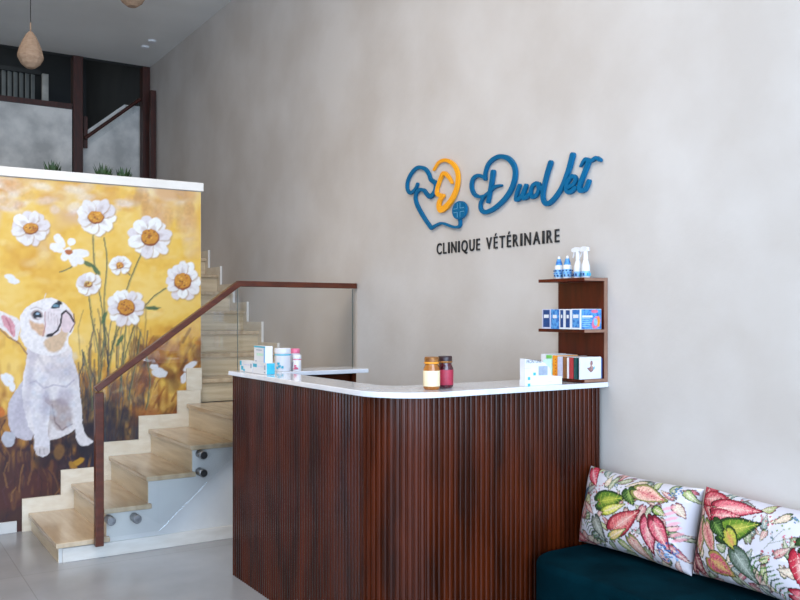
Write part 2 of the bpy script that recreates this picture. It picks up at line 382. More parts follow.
def build_mural():
    x0, x1, z0, z1 = -1.2, 2.198, 0.0, 2.358
    nx, nz = 567, 400
    gx, gz = np.meshgrid(np.linspace(x0, x1, nx), np.linspace(z0, z1, nz))
    X = gx.ravel(); Z = gz.ravel(); Y = np.full_like(X, YM)
    # painter coordinates: the photo's own frame, so the motif lands at its real place on the wall
    dep = X*FWD[0]+Y*FWD[1]; px = 400+F_PX*(X*RGT[0]+Y*RGT[1])/dep; py = HZ-F_PX*(Z-CAM_H)/dep
    C = Canvas(px, py); r = random.Random(7)
    n1 = vnoise(X+9, Z, 3.2, 1); n2 = vnoise(X+9, Z, 9, 2); n3 = vnoise(X+9, Z, 30, 3); n4 = vnoise(X+9, Z*0.35, 34, 4)
    n = 0.5*n1+0.32*n2+0.18*n3
    base = lin((244,200,92))[None]*np.ones((len(X), 1))
    def over(col, m):
        nonlocal base
        base = base*(1-m[:, None])+lin(col)[None]*m[:, None]
    sm = lambda a, b, v: np.clip((v-a)/(b-a), 0, 1)
    over((226,168,58), sm(.52,.75,n)*.8)
    over((250,216,130), sm(.5,.3,n)*.7)
    over((236,216,190), sm(1.95,2.3,Z+(n2-.5)*.5)*sm(.35,.6,n1)*.85)
    over((222,164,96), sm(2.0,2.2,Z+(n1-.5)*.5)*sm(.5,.7,n2)*.6)
    # warm brown band rising at the right, dark meadow at the bottom
    low = 0.93+0.0*X+(n1-.5)*.35+(n4-.5)*.5
    over((196,138,60), sm(low+.25, low-.05, Z)*.9)
    over((128,78,44), sm(low-.05, low-.3, Z)*(.55+.45*sm(.35,.6,n4)))
    over((176,120,58), sm(low+.1, low-.3, Z)*sm(.55,.72,n4)*sm(1.45,1.8,X)*.8)
    lo2 = 0.62+0.1*sm(1.3,1.5,X)+(n4-.5)*.35
    over((66,38,42), sm(lo2+.1, lo2-.12, Z)*.92)
    over((92,48,44), sm(lo2, lo2-.3, Z)*sm(.45,.65,n2)*.8)
    over((40,46,72), sm(lo2+.25, lo2-.0, Z)*sm(1.15,1.3,X)*sm(1.62,1.45,X)*.8*sm(.3,.5,n2))
    over((150,104,60), sm(lo2+.05, lo2-.2, Z)*sm(.68,.82,n4)*.35)
    C.c = base
    # loose daubs
    for k in range(900):
        x = r.uniform(-220, 203); y = r.uniform(170, 420)
        col = r.choice([(250,214,118),(240,190,76),(252,226,160),(232,178,70),(244,206,110)])
        C.blob(x, y, r.uniform(3,10), r.uniform(1.5,4), r.uniform(-.8,.8), col, r.uniform(.15,.45), 2.5, .05)
    for k in range(70):
        x = r.uniform(-60, 150); y = r.uniform(172, 212)
        C.blob(x, y, r.uniform(4,11), r.uniform(2,5), r.uniform(-.6,.6), r.choice([(240,226,212),(234,214,206),(226,176,110),(222,160,84),(246,232,214)]), r.uniform(.3,.7), 3)
    for k in range(16):
        C.blob(r.uniform(135,200), r.uniform(192,225), r.uniform(3,8), r.uniform(6,14), r.uniform(-.3,.3), r.choice([(214,160,96),(226,176,110),(196,150,104)]), r.uniform(.3,.55), 3)
    # grass and meadow strokes
    for k in range(420):
        x = r.uniform(-220, 140); y = r.uniform(425, 540); h = r.uniform(8, 32)
        col = r.choice([(54,30,38),(88,50,48),(130,88,60),(74,40,44),(44,38,60),(150,108,66),(96,58,66),(60,34,42)])
        C.stroke([(x, y), (x+r.uniform(-4,4), y-h*.6), (x+r.uniform(-8,8), y-h)], r.uniform(.8,2.2), col, r.uniform(.4,.85))
    for k in range(160):
        x = r.uniform(78, 150); y = r.uniform(350, 460); h = r.uniform(15, 50)
        col = r.choice([(60,56,70),(82,78,80),(46,48,66),(120,96,70),(90,104,110),(150,120,74)])
        C.stroke([(x, y), (x+r.uniform(-3,3), y-h*.6), (x+r.uniform(-6,6), y-h)], r.uniform(.8,2), col, r.uniform(.35,.75))
    for k in range(90):
        C.blob(r.uniform(135,203), r.uniform(340,425), r.uniform(3,9), r.uniform(3,9), r.uniform(0,3), r.choice([(150,84,44),(118,64,40),(196,134,66),(96,52,36),(170,104,60)]), r.uniform(.25,.55), 3.5)
    for k in range(60):
        x = r.uniform(135, 200); y = r.uniform(340, 420); h = r.uniform(5, 14)
        col = r.choice([(170,100,44),(140,76,36),(206,150,70),(188,124,56),(110,64,34)])
        C.stroke([(x, y), (x+h*.3, y-h*.6), (x+h*.55, y-h)], r.uniform(1,3), col, r.uniform(.3,.7))
    for k in range(50):
        C.blob(r.uniform(78,140), r.uniform(400,462), r.uniform(2,6), r.uniform(5,14), r.uniform(-.3,.3), r.choice([(36,40,64),(52,48,62),(74,66,72),(30,32,50)]), r.uniform(.3,.7), 3)
    for k in range(36):
        C.blob(r.uniform(34,92), r.uniform(428,462), r.uniform(4,9), r.uniform(3,8), r.uniform(0,3), r.choice([(34,28,44),(48,32,44),(28,34,56)]), r.uniform(.3,.7), 3)
    # flower stems
    G = (78,92,74)
    stems = [[(93,235),(94,262),(99,290),(104,330),(101,370),(96,420)], [(104,238),(107,262),(104,300),(106,345)],
             [(141,254),(132,275),(124,298),(116,330),(108,370)], [(166,288),(150,300),(138,318),(128,345),(120,380)],
             [(126,322),(124,350),(120,392)], [(88,290),(92,320),(98,350),(98,392)], [(76,262),(70,268),(60,272)],
             [(123,268),(130,275)], [(148,308),(160,308)], [(110,355),(118,330),(124,318)], [(83,352),(90,380),(92,410)],
             [(140,332),(136,360),(128,400)], [(145,350),(150,380),(146,410)]]
    for s_ in stems:
        C.stroke(smooth_pts([(a, b, 0) for a, b in s_], 5) and [(p[0], p[1]) for p in smooth_pts([(a, b, 0) for a, b in s_], 5)], 1.2, G, .85)
        C.stroke([(a+1, b) for a, b in s_], .8, (150,156,110), .5)
    for (x, y, a) in [(88,264,.5),(96,270,.9),(152,308,0),(104,318,-1.2),(120,340,-1)]:
        C.blob(x, y, 7, 2, a, (76,110,74), .9)
    def daisy(cx, cy, R, n, cr, rot=0, sq=1.0, ccol=(214,150,54), miss=()):
        for k in list(range(0, n, 2))+list(range(1, n, 2)):
            if k in miss: continue
            a = rot+2*PI*k/n+r.uniform(-.1,.1); rr = R*r.uniform(.86,1.05)
            mx, my = cx+math.cos(a)*rr*.58, cy+math.sin(a)*rr*.58*sq
            wdt = R*PI/n*r.uniform(.85,1.15); a += r.uniform(-.08,.08)
            C.blob(mx+1, my+1.2, rr*.45, wdt, math.atan2(math.sin(a)*sq, math.cos(a)), (190,150,110), .6, 1.2, .05, .3)
            C.blob(mx, my, rr*.45, wdt*1.0, math.atan2(math.sin(a)*sq, math.cos(a)), r.choice([(250,247,244),(243,238,236),(252,250,246),(236,228,230)]), 1, .8, .04, .3)
            C.blob(cx+math.cos(a)*rr*.42, cy+math.sin(a)*rr*.42*sq, rr*.2, wdt*.5, a, (206,188,186), .6, 2)
            C.stroke([(cx+math.cos(a)*rr*.3, cy+math.sin(a)*rr*.3*sq), (cx+math.cos(a)*rr*.8, cy+math.sin(a)*rr*.8*sq)], .7, (214,200,196), .5)
        C.blob(cx, cy+.6, cr*1.1, cr*.98*sq, 0, (150,86,44), 1)
        C.blob(cx-.3, cy-.3, cr, cr*.86*sq, 0, ccol, 1)
        for k in range(16):
            a = r.uniform(0, 2*PI); q = cr*r.uniform(.1,.8)
            C.blob(cx+math.cos(a)*q, cy+math.sin(a)*q*sq, .9, .8, 0, r.choice([(120,58,40),(240,186,80),(190,110,44)]), .8)
    daisy(31, 228, 20, 12, 7, .2, .85)
    daisy(96, 217, 20, 11, 7.5, .1, .9)
    daisy(150, 237, 21.5, 12, 8.5, .3, 1.0)
    daisy(183, 281, 18.5, 12, 8, 0, 1.1)
    daisy(126, 307, 18.5, 12, 8, .4, 1.05)
    daisy(88, 284, 13.5, 9, 4, .2, .85, (220,190,120))
    daisy(120, 265, 10.5, 8, 3.5, .7, .9, (216,150,80), (1,))
    for (cx, cy, a, l) in [(60,241,-2.2,8),(57,248,-2.7,8),(72,258,1.2,9),(66,254,2.0,8),(80,253,.1,9),(76,258,.6,9),(71,242,-1.2,4)]:
        C.blob(cx, cy, l, 4, a, (248,244,242), 1, .8, .05, .2)
    C.blob(69, 252, 4, 2.5, .3, (190,110,60), 1)
    for (cx, cy, a, l) in [(10,277,.3,6),(14,281,.2,6),(9,377,.6,6),(5,380,1.0,7),(12,386,1.4,6),(154,367,0,4),(160,371,.4,5),(164,374,-.5,4),(157,374,.5,6),(184,378,1.9,6),(190,366,-.6,8)]:
        C.blob(cx, cy, l, 3, a, (240,240,244), .95, .8, .05)
    daisy(-48, 240, 20, 12, 7.5, .2, .9); daisy(-90, 330, 18, 11, 7, .2, .9); daisy(-150, 230, 20, 12, 7, .1, .9)
    # the seated white dog, head raised
    W = (236,230,232)
    sp = lambda pts: [(p[0], p[1]) for p in smooth_pts([(a, b, 0) for a, b in pts], 6, True)]
    C.poly(sp([(28,372),(20,385),(10,400),(8,418),(13,434),(24,440),(33,436),(38,400)]), (206,200,210), 1)           # haunch
    C.poly(sp([(4,432),(2,440),(6,447),(14,444),(14,434)]), (196,196,206), 1)
    C.poly(sp([(27,358),(24,372),(22,395),(28,425),(36,436),(44,442),(64,436),(74,430),(82,420),(80,392),(78,375),(74,362),(68,350),(64,340),(30,340)]), W, 1)
    C.poly(sp([(20,335),(28,352),(26,366),(40,372),(68,366),(72,352),(66,338),(64,325),(30,325)]), (238,228,226), 1)     # neck
    C.poly(sp([(44,396),(52,400),(62,398),(70,405),(72,420),(68,428),(58,430),(52,424),(48,440),(46,415)]), (178,160,158), .8, 3)   # shade between the legs
    C.poly(sp([(30,400),(34,428),(34,446),(37,454),(43,457),(49,453),(50,444),(48,430),(49,405)]), (232,228,234), 1)    # front leg
    C.poly(sp([(72,400),(75,420),(76,438),(82,446),(90,444),(93,441),(85,434),(82,420),(80,395)]), (236,232,236), 1)
    C.blob(42, 451, 7, 4.5, .1, (222,214,216), 1); C.stroke([(40,449),(40,454)], .8, (120,110,116), .8); C.stroke([(44,449),(44,454)], .8, (120,110,116), .8)
    C.stroke([(52,405),(55,422),(62,430),(72,424)], 1.5, (120,96,104), .6)
    for k in range(60):
        a = r.uniform(28,78); b = r.uniform(355,425)
        C.blob(a, b, r.uniform(2,5), r.uniform(1.5,5), r.uniform(-.5,.5), r.choice([(214,210,222),(248,244,242),(224,216,222),(206,214,228)]), r.uniform(.2,.5), 2.5)
    C.stroke(smooth_pts([(30,383,0),(36,380,0),(44,388,0),(54,384,0),(66,386,0),(74,380,0)], 5) and [(30,383),(36,381),(44,388),(54,385),(66,387),(74,380)], 1.6, (190,184,200), .7)
    C.stroke([(36,345),(40,360),(48,372)], 3, (206,196,200), .5, 2)
    for (x, y, rx, ry, a_, al_) in ((34,350,6,14,.3,.5),(30,380,4,16,.1,.45),(58,372,12,8,.2,.35),(52,350,10,7,.4,.4),(72,372,5,10,-.2,.35),(46,402,5,14,.1,.5),(22,410,6,14,.3,.35),(64,398,8,8,0,.5)):
        C.blob(x, y, rx, ry, a_, (176,166,184), al_, 5)
    # ear
    C.poly(sp([(-12,309),(0,311),(12,316),(19,320),(20,328),(17,341),(12,338),(4,331),(-8,322)]), (240,232,232), 1)
    C.poly(sp([(2,315),(10,318),(15,326),(14,337),(8,331),(3,323)]), (226,160,170), .95)
    C.stroke([(6,318),(10,326),(12,334)], 1.4, (190,110,124), .8)
    C.stroke([(0,329),(8,337),(14,340),(20,344),(27,354)], 1.6, (140,96,84), .8)
    # head
    C.poly(sp([(20,318),(27,307),(38,301),(49,298),(58,300),(65,304),(72,312),(74,320),(73,330),(69,337),(66,350),(50,356),(30,350),(22,338)]), (244,238,238), 1)
    C.stroke([(44,300),(46,294)], 1.2, (240,230,220), .8)
    C.poly(sp([(44,342),(54,334),(62,326),(68,330),(66,340),(60,350),(50,352)]), (214,176,130), .8, 2.5)                # ochre under the jaw
    C.poly(sp([(29,320),(36,323),(44,325),(44,336),(38,334),(31,327)]), (220,170,120), .8, 2)                           # ochre below the eye
    C.poly(sp([(47,310),(54,307),(60,309),(62,320),(60,332),(52,336),(46,334),(45,322)]), (238,226,228), 1)             # muzzle
    C.poly(sp([(62,314),(68,310),(73,316),(74,324),(70,331),(64,332),(61,325)]), (236,214,218), 1)
    C.stroke([(48,335),(53,334),(58,330),(61,322),(62,314),(66,311),(71,316),(74,322)], 1.9, (52,34,44), 1)             # mouth
    C.blob(50, 335, 4, 1.8, -.3, (44,32,40), 1)
    C.stroke([(74,314),(74.5,324),(70,332)], 1.2, (110,60,70), .8)
    C.poly(sp([(51,308),(54,304),(58,302),(61,303),(60,307),(55,309)]), (56,64,76), 1); C.blob(60, 302.5, 3, 1.6, .6, (40,34,40), 1)
    C.blob(56, 306, 3, 1.4, 0, (120,160,180), .9)
    C.blob(37, 315, 6.2, 5, .1, (150,120,116), .8, 1.4); C.blob(37.2, 315.3, 4.6, 3.9, 0, (40,44,56), 1)
    C.blob(38, 313.8, 1.8, 1.1, 0, (170,196,220), 1); C.blob(39, 318.5, 3, 1.0, .1, (236,224,226), .9)
    C.stroke([(45,312),(45,326),(43,336)], 1.2, (190,130,136), .7)
    for k in range(4): C.stroke([(48+k*3, 312+k), (49+k*3, 322+k)], .6, (200,170,176), .6)
    C.stroke([(31,309),(36,307),(42,309)], 1.2, (180,160,166), .6)
    C.blob(78, 462, 7, 3, -.5, (206,158,50), .9); C.blob(73, 466, 6, 3, .8, (180,134,50), .9)
    C.blob(59, 452, 5, 8, .2, (142,104,60), .8, 2); C.blob(2, 412, 3, 5, 0, (214,120,40), .9)
    # mesh
    me = bpy.data.meshes.new('wall_mural')
    me.vertices.add(len(X)); me.vertices.foreach_set('co', np.stack([X, np.full_like(X, YM), Z], 1).ravel())
    idx = np.arange(nx*nz).reshape(nz, nx)
    q = np.stack([idx[:-1,:-1], idx[:-1,1:], idx[1:,1:], idx[1:,:-1]], -1).reshape(-1, 4)
    me.loops.add(q.size); me.loops.foreach_set('vertex_index', q.ravel().astype(np.int32))
    me.polygons.add(len(q)); me.polygons.foreach_set('loop_start', np.arange(0, q.size, 4, dtype=np.int32))
    me.update(calc_edges=True)
    at = me.color_attributes.new('Col', 'FLOAT_COLOR', 'POINT')
    at.data.foreach_set('color', np.concatenate([np.clip(C.c*.84, 0, 1)**1.08, np.ones((len(X), 1))], 1).ravel())
    o = link('wall_mural', me, vcmat('mural_print', 0.55))
    tag(o, 'yellow painted wall mural of a white dog looking up at daisies', 'mural')
build_mural()

# ------------------------------------------------------------------ staircase
RIS1, GO1 = 0.1675, 0.275
NX = [1.0, 1.272, 1.522, 1.80, 2.08]; NZ = [0.12+RIS1*k for k in range(5)]
YS0, YS1 = 5.30, YM-0.022
st = thing('staircase', 'travertine staircase climbing along the mural and turning up the logo wall', 'staircase', (1.9, 5.8, 0))
bm = new()   # white side wall under the first flight and landing
pts = [(NX[0]+.02, 0)]
for k in range(5):
    pts.append((NX[k]+.02, NZ[k]-.032))
    if k < 4: pts.append((NX[k+1]+.02, NZ[k]-.032))
pts += [(XW-.005, NZ[4]-.032), (XW-.005, 0)]
prism(bm, pts, 'y', YS0, YS0+.06); obj('side_wall', bm, M_white, st)
for k in range(5):
    x1 = NX[k+1]+.034 if k < 4 else XW-.004
    y1 = YS1 if k < 4 else YM+.003
    o = obj('tread', bx(NX[k], x1, YS0-.03, YS1 if k < 4 else YM-.024, NZ[k]-.03, NZ[k]), M_travt, st, bevel=.004)
    z0 = NZ[k-1]+.0005 if k else 0
    obj('riser', bx(NX[k]+.018, NX[k]+.035, YS0+.0015, YS1, z0, NZ[k]-.0305), M_trav, st)
obj('skirting', bx(NX[0]+.04, XW-.005, YS0-.014, YS0-.001, 0, .083), M_base, st, bevel=.003)
bm = new()   # stepped skirting on the mural wall
for k in range(5):
    xa = NX[k]-.065 if k else .962
    xb = NX[k+1]-.065 if k < 4 else 2.19
    z0 = 0 if k == 0 else NZ[k-1]-.05
    box(bm, xa, xb, YM-.019, YM-.001, z0 if k == 0 else z0, NZ[k]+.098)
    if k: pass
obj('skirting', bm, M_skirt, st)
obj('skirting', bx(2.085, 2.198, YM-.021, YM-.002, NZ[4]+.1, 1.05), M_skirt, st)
R2, G2, Y2 = 0.1725, 0.325, 6.235
for k in range(11):
    z = NZ[4]+R2*(k+1); y = Y2+G2*k
    obj('riser', bx(2.205, XW-.004, y+.02, y+.038, z-R2+.0005, z-.0305), M_trav, st)
    obj('tread', bx(2.205, XW-.004, y-.012 if k else y-.012, y+G2+.037, z-.03, z), M_travt, st, bevel=.004)
bm = new()
for k in range(11):
    z = NZ[4]+R2*(k+1); y = Y2+G2*k
    box(bm, XW-.022, XW-.002, y-.06 + (0.0), y+G2-.0601, z-R2-.02 if k else NZ[4]+.0, z+.075)
obj('skirting', bm, M_skirt, st)
for k in range(11):
    z = NZ[4]+R2*(k+1); y = Y2+G2*k
    obj('skirting_edge', bx(XW-.0235, XW-.003, y-.064, y-.0605, z-R2+.075 if k else NZ[4]+.01, z+.078), M_cap, st)
bm = new()   # solid underside of the upper flight
prism(bm, [(Y2+.04, 0.0), (Y2+.04, .60), (Y2+G2*11+.2, NZ[4]+R2*11-.1), (9.70, NZ[4]+R2*11-.1),(9.86, NZ[4]+R2*11-.0305),(YB-.05, NZ[4]+R2*11-.0305), (YB-.05, NZ[4]+R2*11-.35), (Y2+.6, 0)], 'x', 2.21, XW-.01)
obj('underside', bm, M_white, st)

# railing
GY0, GY1 = 5.228, 5.234
rl = thing('stair_railing', 'glass stair railing with a reddish wooden handrail and newel post', 'railing', (1.22, GY0, 0.09))
def bar(pts2, hw, hy=0.024):
    """rectangular wooden member following pts2 (X,Z)"""
    bm = new(); P = [Vector(p) for p in pts2]; up = []; dn = []
    for i, p in enumerate(P):
        if i == 0: d = (P[1]-P[0]).normalized(); n = Vector((-d.y, d.x)); s = 1
        elif i == len(P)-1: d = (P[i]-P[i-1]).normalized(); n = Vector((-d.y, d.x)); s = 1
        else:
            d1 = (P[i]-P[i-1]).normalized(); d2 = (P[i+1]-P[i]).normalized()
            n = (Vector((-d1.y, d1.x))+Vector((-d2.y, d2.x))).normalized(); s = 1/max(.4, n.dot(Vector((-d1.y, d1.x))))
        up.append(tuple(p+n*hw*s)); dn.append(tuple(p-n*hw*s))
    prism(bm, up+dn[::-1], 'y', (GY0+GY1)/2-hy, (GY0+GY1)/2+hy)
    return bm
a = on_y(99, 389, GY0); b = on_y(238.5, 283.7, GY0); c = on_y(355.5, 290.5, GY0)
zt = b.z
obj('newel_post', bar([(a.x, 0.085), (a.x, a.z-.020)], .024), M_rail, rl, bevel=.004)
obj('handrail', bar([(a.x-.019, a.z-.004), (b.x, zt), (XW-.006, zt)], .018), M_rail, rl, bevel=.004)
x_a = a.x+.026; sl = (zt-a.z)/(b.x-a.x)
gz_ = lambda x: a.z+(x-a.x)*sl-.028
p1 = on_y(103, 540, GY0); p2 = on_y(160, 531, GY0); p3 = on_y(228, 462, GY0)
bm = new(); prism(bm, [(x_a, p1.z+.01), (p2.x, p1.z+.01), (p3.x, p3.z), (b.x-.006, p3.z+.03), (b.x-.006, zt-.03), (x_a, gz_(x_a))], 'y', GY0, GY1)
g1 = obj('glass_panel', bm, M_glass, rl)
obj('glass_edge', bx(b.x-.006, b.x-.003, GY0, GY1, p3.z+.03, zt-.03), M_gedge, rl)
obj('glass_panel', bx(b.x+.002, XW-.03, GY0, GY1, .50, zt-.022), M_glass, rl)
obj('glass_edge', bx(XW-.03, XW-.026, GY0, GY1, .50, zt-.022), M_gedge, rl)
for (x, y, m_) in ((111, 521, M_steel), (137, 519, M_steel), (203, 455, M_black), (203, 473, M_black)):
    p = on_y(x, y, GY0); bm = new()
    n = 20; r_ = .026
    prism(bm, [(p.x+r_*math.cos(2*PI*i/n), p.z+r_*math.sin(2*PI*i/n)) for i in range(n)], 'y', GY0-.016, YS0-.0005)
    o = obj('standoff', bm, M_steel, rl, smooth='auto', bevel=.003)
    if m_ is M_black:
        bm = new(); prism(bm, [(p.x+.021*math.cos(2*PI*i/n), p.z+.021*math.sin(2*PI*i/n)) for i in range(n)], 'y', GY0-.0185, GY0-.0162)
        obj('cap', bm, M_black, o)['label'] = 'black standoff cap'

# ------------------------------------------------------------------ reception desk
DX, DY, DYB, RC = 1.787, 2.885, 4.545, 0.24
desk = thing('reception_desk', 'dark mahogany fluted reception desk with rounded corner and white top', 'desk', (2.3, 3.6, 0))
def desk_path(off=0.0, step=0.0016):
    """outer face path: far-left corner -> rounded corner -> wall; returns points, normals, arclength"""
    out = []; 
    L1 = DYB-(DY+RC); L2 = RC*PI/2; L3 = (XW-.02)-(DX+RC); T = L1+L2+L3
    n = int(T/step)
    for i in range(n+1):
        s = T*i/n
        if s < L1: p = (DX, DYB-s); nn = (-1, 0)
        elif s < L1+L2:
            a_ = (s-L1)/RC; nn = (-math.cos(a_), -math.sin(a_)); p = (DX+RC+nn[0]*RC, DY+RC+nn[1]*RC)
        else: p = (DX+RC+(s-L1-L2), DY); nn = (0, -1)
        out.append((p[0]+nn[0]*off, p[1]+nn[1]*off, nn, s))
    return out
PITCH = 0.0272
bm = new(); outer = []; inner = []
for (x, y, nn, s) in desk_path():
    t_ = (s % PITCH)/PITCH
    d = .013*math.sqrt(max(0, 1-((t_-.41)/.41)**2)) if t_ < .82 else 0.0
    d = d*.42+(.003 if 0.03 < t_ < .79 else 0)
    outer.append((x+nn[0]*(d-.010), y+nn[1]*(d-.010))); inner.append((x-nn[0]*.03, y-nn[1]*.03))
z0, z1 = 0.0, 1.110
A = [bm.verts.new((*p, z0)) for p in outer]; B = [bm.verts.new((*p, z1)) for p in outer]
Cc = [bm.verts.new((*p, z0)) for p in inner]; D = [bm.verts.new((*p, z1)) for p in inner]
for i in range(len(A)-1):
    bm.faces.new((A[i], A[i+1], B[i+1], B[i])); bm.faces.new((C_ := Cc[i], D[i], D[i+1], Cc[i+1])); bm.faces.new((B[i], B[i+1], D[i+1], D[i])); bm.faces.new((A[i], Cc[i], Cc[i+1], A[i+1]))
bm.faces.new((A[0], B[0], D[0], Cc[0])); bm.faces.new((A[-1], Cc[-1], D[-1], B[-1]))
obj('fluted_front', bm, M_maho, desk, smooth='auto')
obj('side_panel', bx(2.435, 2.46, 4.33, DYB-.02, 0, 1.110), M_maho, desk, bevel=.002)
obj('return_panel', bx(1.834, 2.434, 4.36, 4.385, 0.0, 1.110), M_maho, desk, bevel=.002)
obj('back_panel', bx(1.834, 2.434, DYB-.045, DYB-.02, 0.0, 1.110), M_maho, desk, bevel=.002)
# slab: U-shaped outline with rounded outer corner
SX, SY, SYB = 1.770, 2.855, 4.555; WD = .335
out = [(SX, SYB)]
r0 = .26
for i in range(17):
    a_ = PI+PI/2*i/16; out.append((SX+r0+r0*math.cos(a_), SY+r0+r0*math.sin(a_)))
WL = .205
out += [(XW-.002, SY), (XW-.002, SY+WD)]
r1 = .12
for i in range(9):
    a_ = -PI/2-PI/2*i/8; out.append((SX+WL+r1+r1*math.cos(a_), SY+WD+r1+r1*math.sin(a_)))
out += [(SX+WL, 4.30), (2.525, 4.30), (2.525, SYB)]
bm = new(); prism(bm, out, 'z', 1.1105, 1.134)
obj('countertop', bm, M_slab, desk, bevel=.003)

# ------------------------------------------------------------------ shelf unit
su = thing('shelf_unit', 'small reddish wooden wall shelf unit standing on the end of the white counter', 'shelf', (2.9, 3.02, 1.1345))
ZC = 1.1345
YA, YZ, XF = 2.862, 3.172, 2.818
obj('back_panel', bx(XW-.022, XW-.002, YA+.004, YZ, ZC, 1.602), M_shelf, su)
obj('edge_strip', bx(XW-.0225, XW-.0015, YA, YA+.0035, ZC, 1.618), M_edge, su)['label'] = 'pale wooden edge strip'
boards = {}
for z in (1.602, 1.364, 1.136):
    b_ = obj('shelf_board', bx(XF, XW-.0235, YA, YZ, z, z+.015), M_shelf, su, bevel=.0015)
    obj('board_edge', bx(XF+.002, XW-.024, YA-.0025, YA-.0002, z+.001, z+.014), M_edge, b_)['label'] = 'paler sawn board edge'
Z3, Z2, Z1 = 1.6172, 1.3792, 1.1512

# bottles
def wrap(prof): return prof
b0 = thing('antiseptic_bottle', 'white bottle with blue conical cap, leftmost on the top shelf', 'bottle', (2.872, 3.085, Z3+.0003), 'blue capped bottles on the top shelf')
def loc_lathe(name, prof, m, parent, n=24):
    bm = new(); lathe(bm, prof, 0, 0, 0, n); bmesh.ops.recalc_face_normals(bm, faces=bm.faces)
    me = bpy.data.meshes.new(name); bm.to_mesh(me); bm.free(); me.materials.append(m)
    for p in me.polygons: p.use_smooth = True
    me.set_sharp_from_angle(angle=math.radians(40))
    o = bpy.data.objects.new(name, me); COL.objects.link(o); o.parent = parent
    return o
def loc_box(name, d, m, parent):
    bm = new(); box(bm, *d); bmesh.ops.recalc_face_normals(bm, faces=bm.faces)
    me = bpy.data.meshes.new(name); bm.to_mesh(me); bm.free(); me.materials.append(m)
    o = bpy.data.objects.new(name, me); COL.objects.link(o); o.parent = parent
    return o
loc_lathe('body', [(0,0),(.020,0),(.0215,.003),(.0215,.058),(.018,.066),(.0,.066)], M_wht, b0)
loc_lathe('label_band', [(.0217,.008),(.0219,.009),(.0219,.045),(.0217,.046)], M_lblue, b0)
for i, (z, h, mm) in enumerate(((.036,.006,M_navy),(.024,.006,M_bluep),(.012,.008,M_navy))):
    for a_ in (2.5, 3.3, 4.1, 4.9):
        x, y = .0219*math.cos(a_+i*.2), .0219*math.sin(a_+i*.2)
        loc_box('print_mark', (x-.0045, x+.0045, y-.003, y+.003, z, z+h), mm, b0)
cap = loc_lathe('cap', [(0,.0665),(.016,.0665),(.0155,.075),(.009,.096),(.0,.096)], M_bluep, b0)
loc_lathe('nozzle', [(0,.0965),(.007,.0965),(.006,.108),(.0,.110)], M_wht, cap)
dup(b0, (2.872, 3.028, Z3+.0003), 'white bottle with blue conical cap, second from left on the top shelf', .5)
s0 = thing('spray_bottle', 'white trigger spray bottle beside the blue capped bottles on the top shelf', 'spray bottle', (2.872, 2.957, Z3+.0003), 'spray bottles on the top shelf')
loc_lathe('body', [(0,0),(.018,0),(.0195,.003),(.0195,.055),(.012,.080),(.0095,.084),(0,.084)], M_wht, s0)
loc_lathe('label_band', [(.0197,.006),(.0199,.007),(.0199,.030),(.0197,.031)], M_lblue, s0)
for a_ in (2.6, 3.5, 4.4, 5.2):
    x, y = .0199*math.cos(a_), .0199*math.sin(a_)
    loc_box('print_mark', (x-.004, x+.004, y-.003, y+.003, .010, .022), M_navy if a_ < 4 else M_teal, s0)
bm = new(); tube(bm, [(0,0,.0845),(0,0,.105),(0,.002,.125)], [.0115,.0105,.010], 14)
prism(bm, [(-.016,.124),(.020,.121),(.036,.128),(.034,.139),(.010,.146),(-.014,.142)], 'x', -.009, .009)
bmesh.ops.recalc_face_normals(bm, faces=bm.faces)
me = bpy.data.meshes.new('spray_head'); bm.to_mesh(me); bm.free(); me.materials.append(M_wht)
sh = bpy.data.objects.new('spray_head', me); COL.objects.link(sh); sh.parent = s0
bm = new(); tube(bm, [(0,.020,.124),(0,.027,.110),(0,.034,.098)], [.0045,.0035,.003], 8)
me = bpy.data.meshes.new('trigger'); bm.to_mesh(me); bm.free(); me.materials.append(M_wht)
tg = bpy.data.objects.new('trigger', me); COL.objects.link(tg); tg.parent = s0
dup(s0, (2.870, 2.905, Z3+.0003), 'white trigger spray bottle, rightmost on the top shelf', .0)

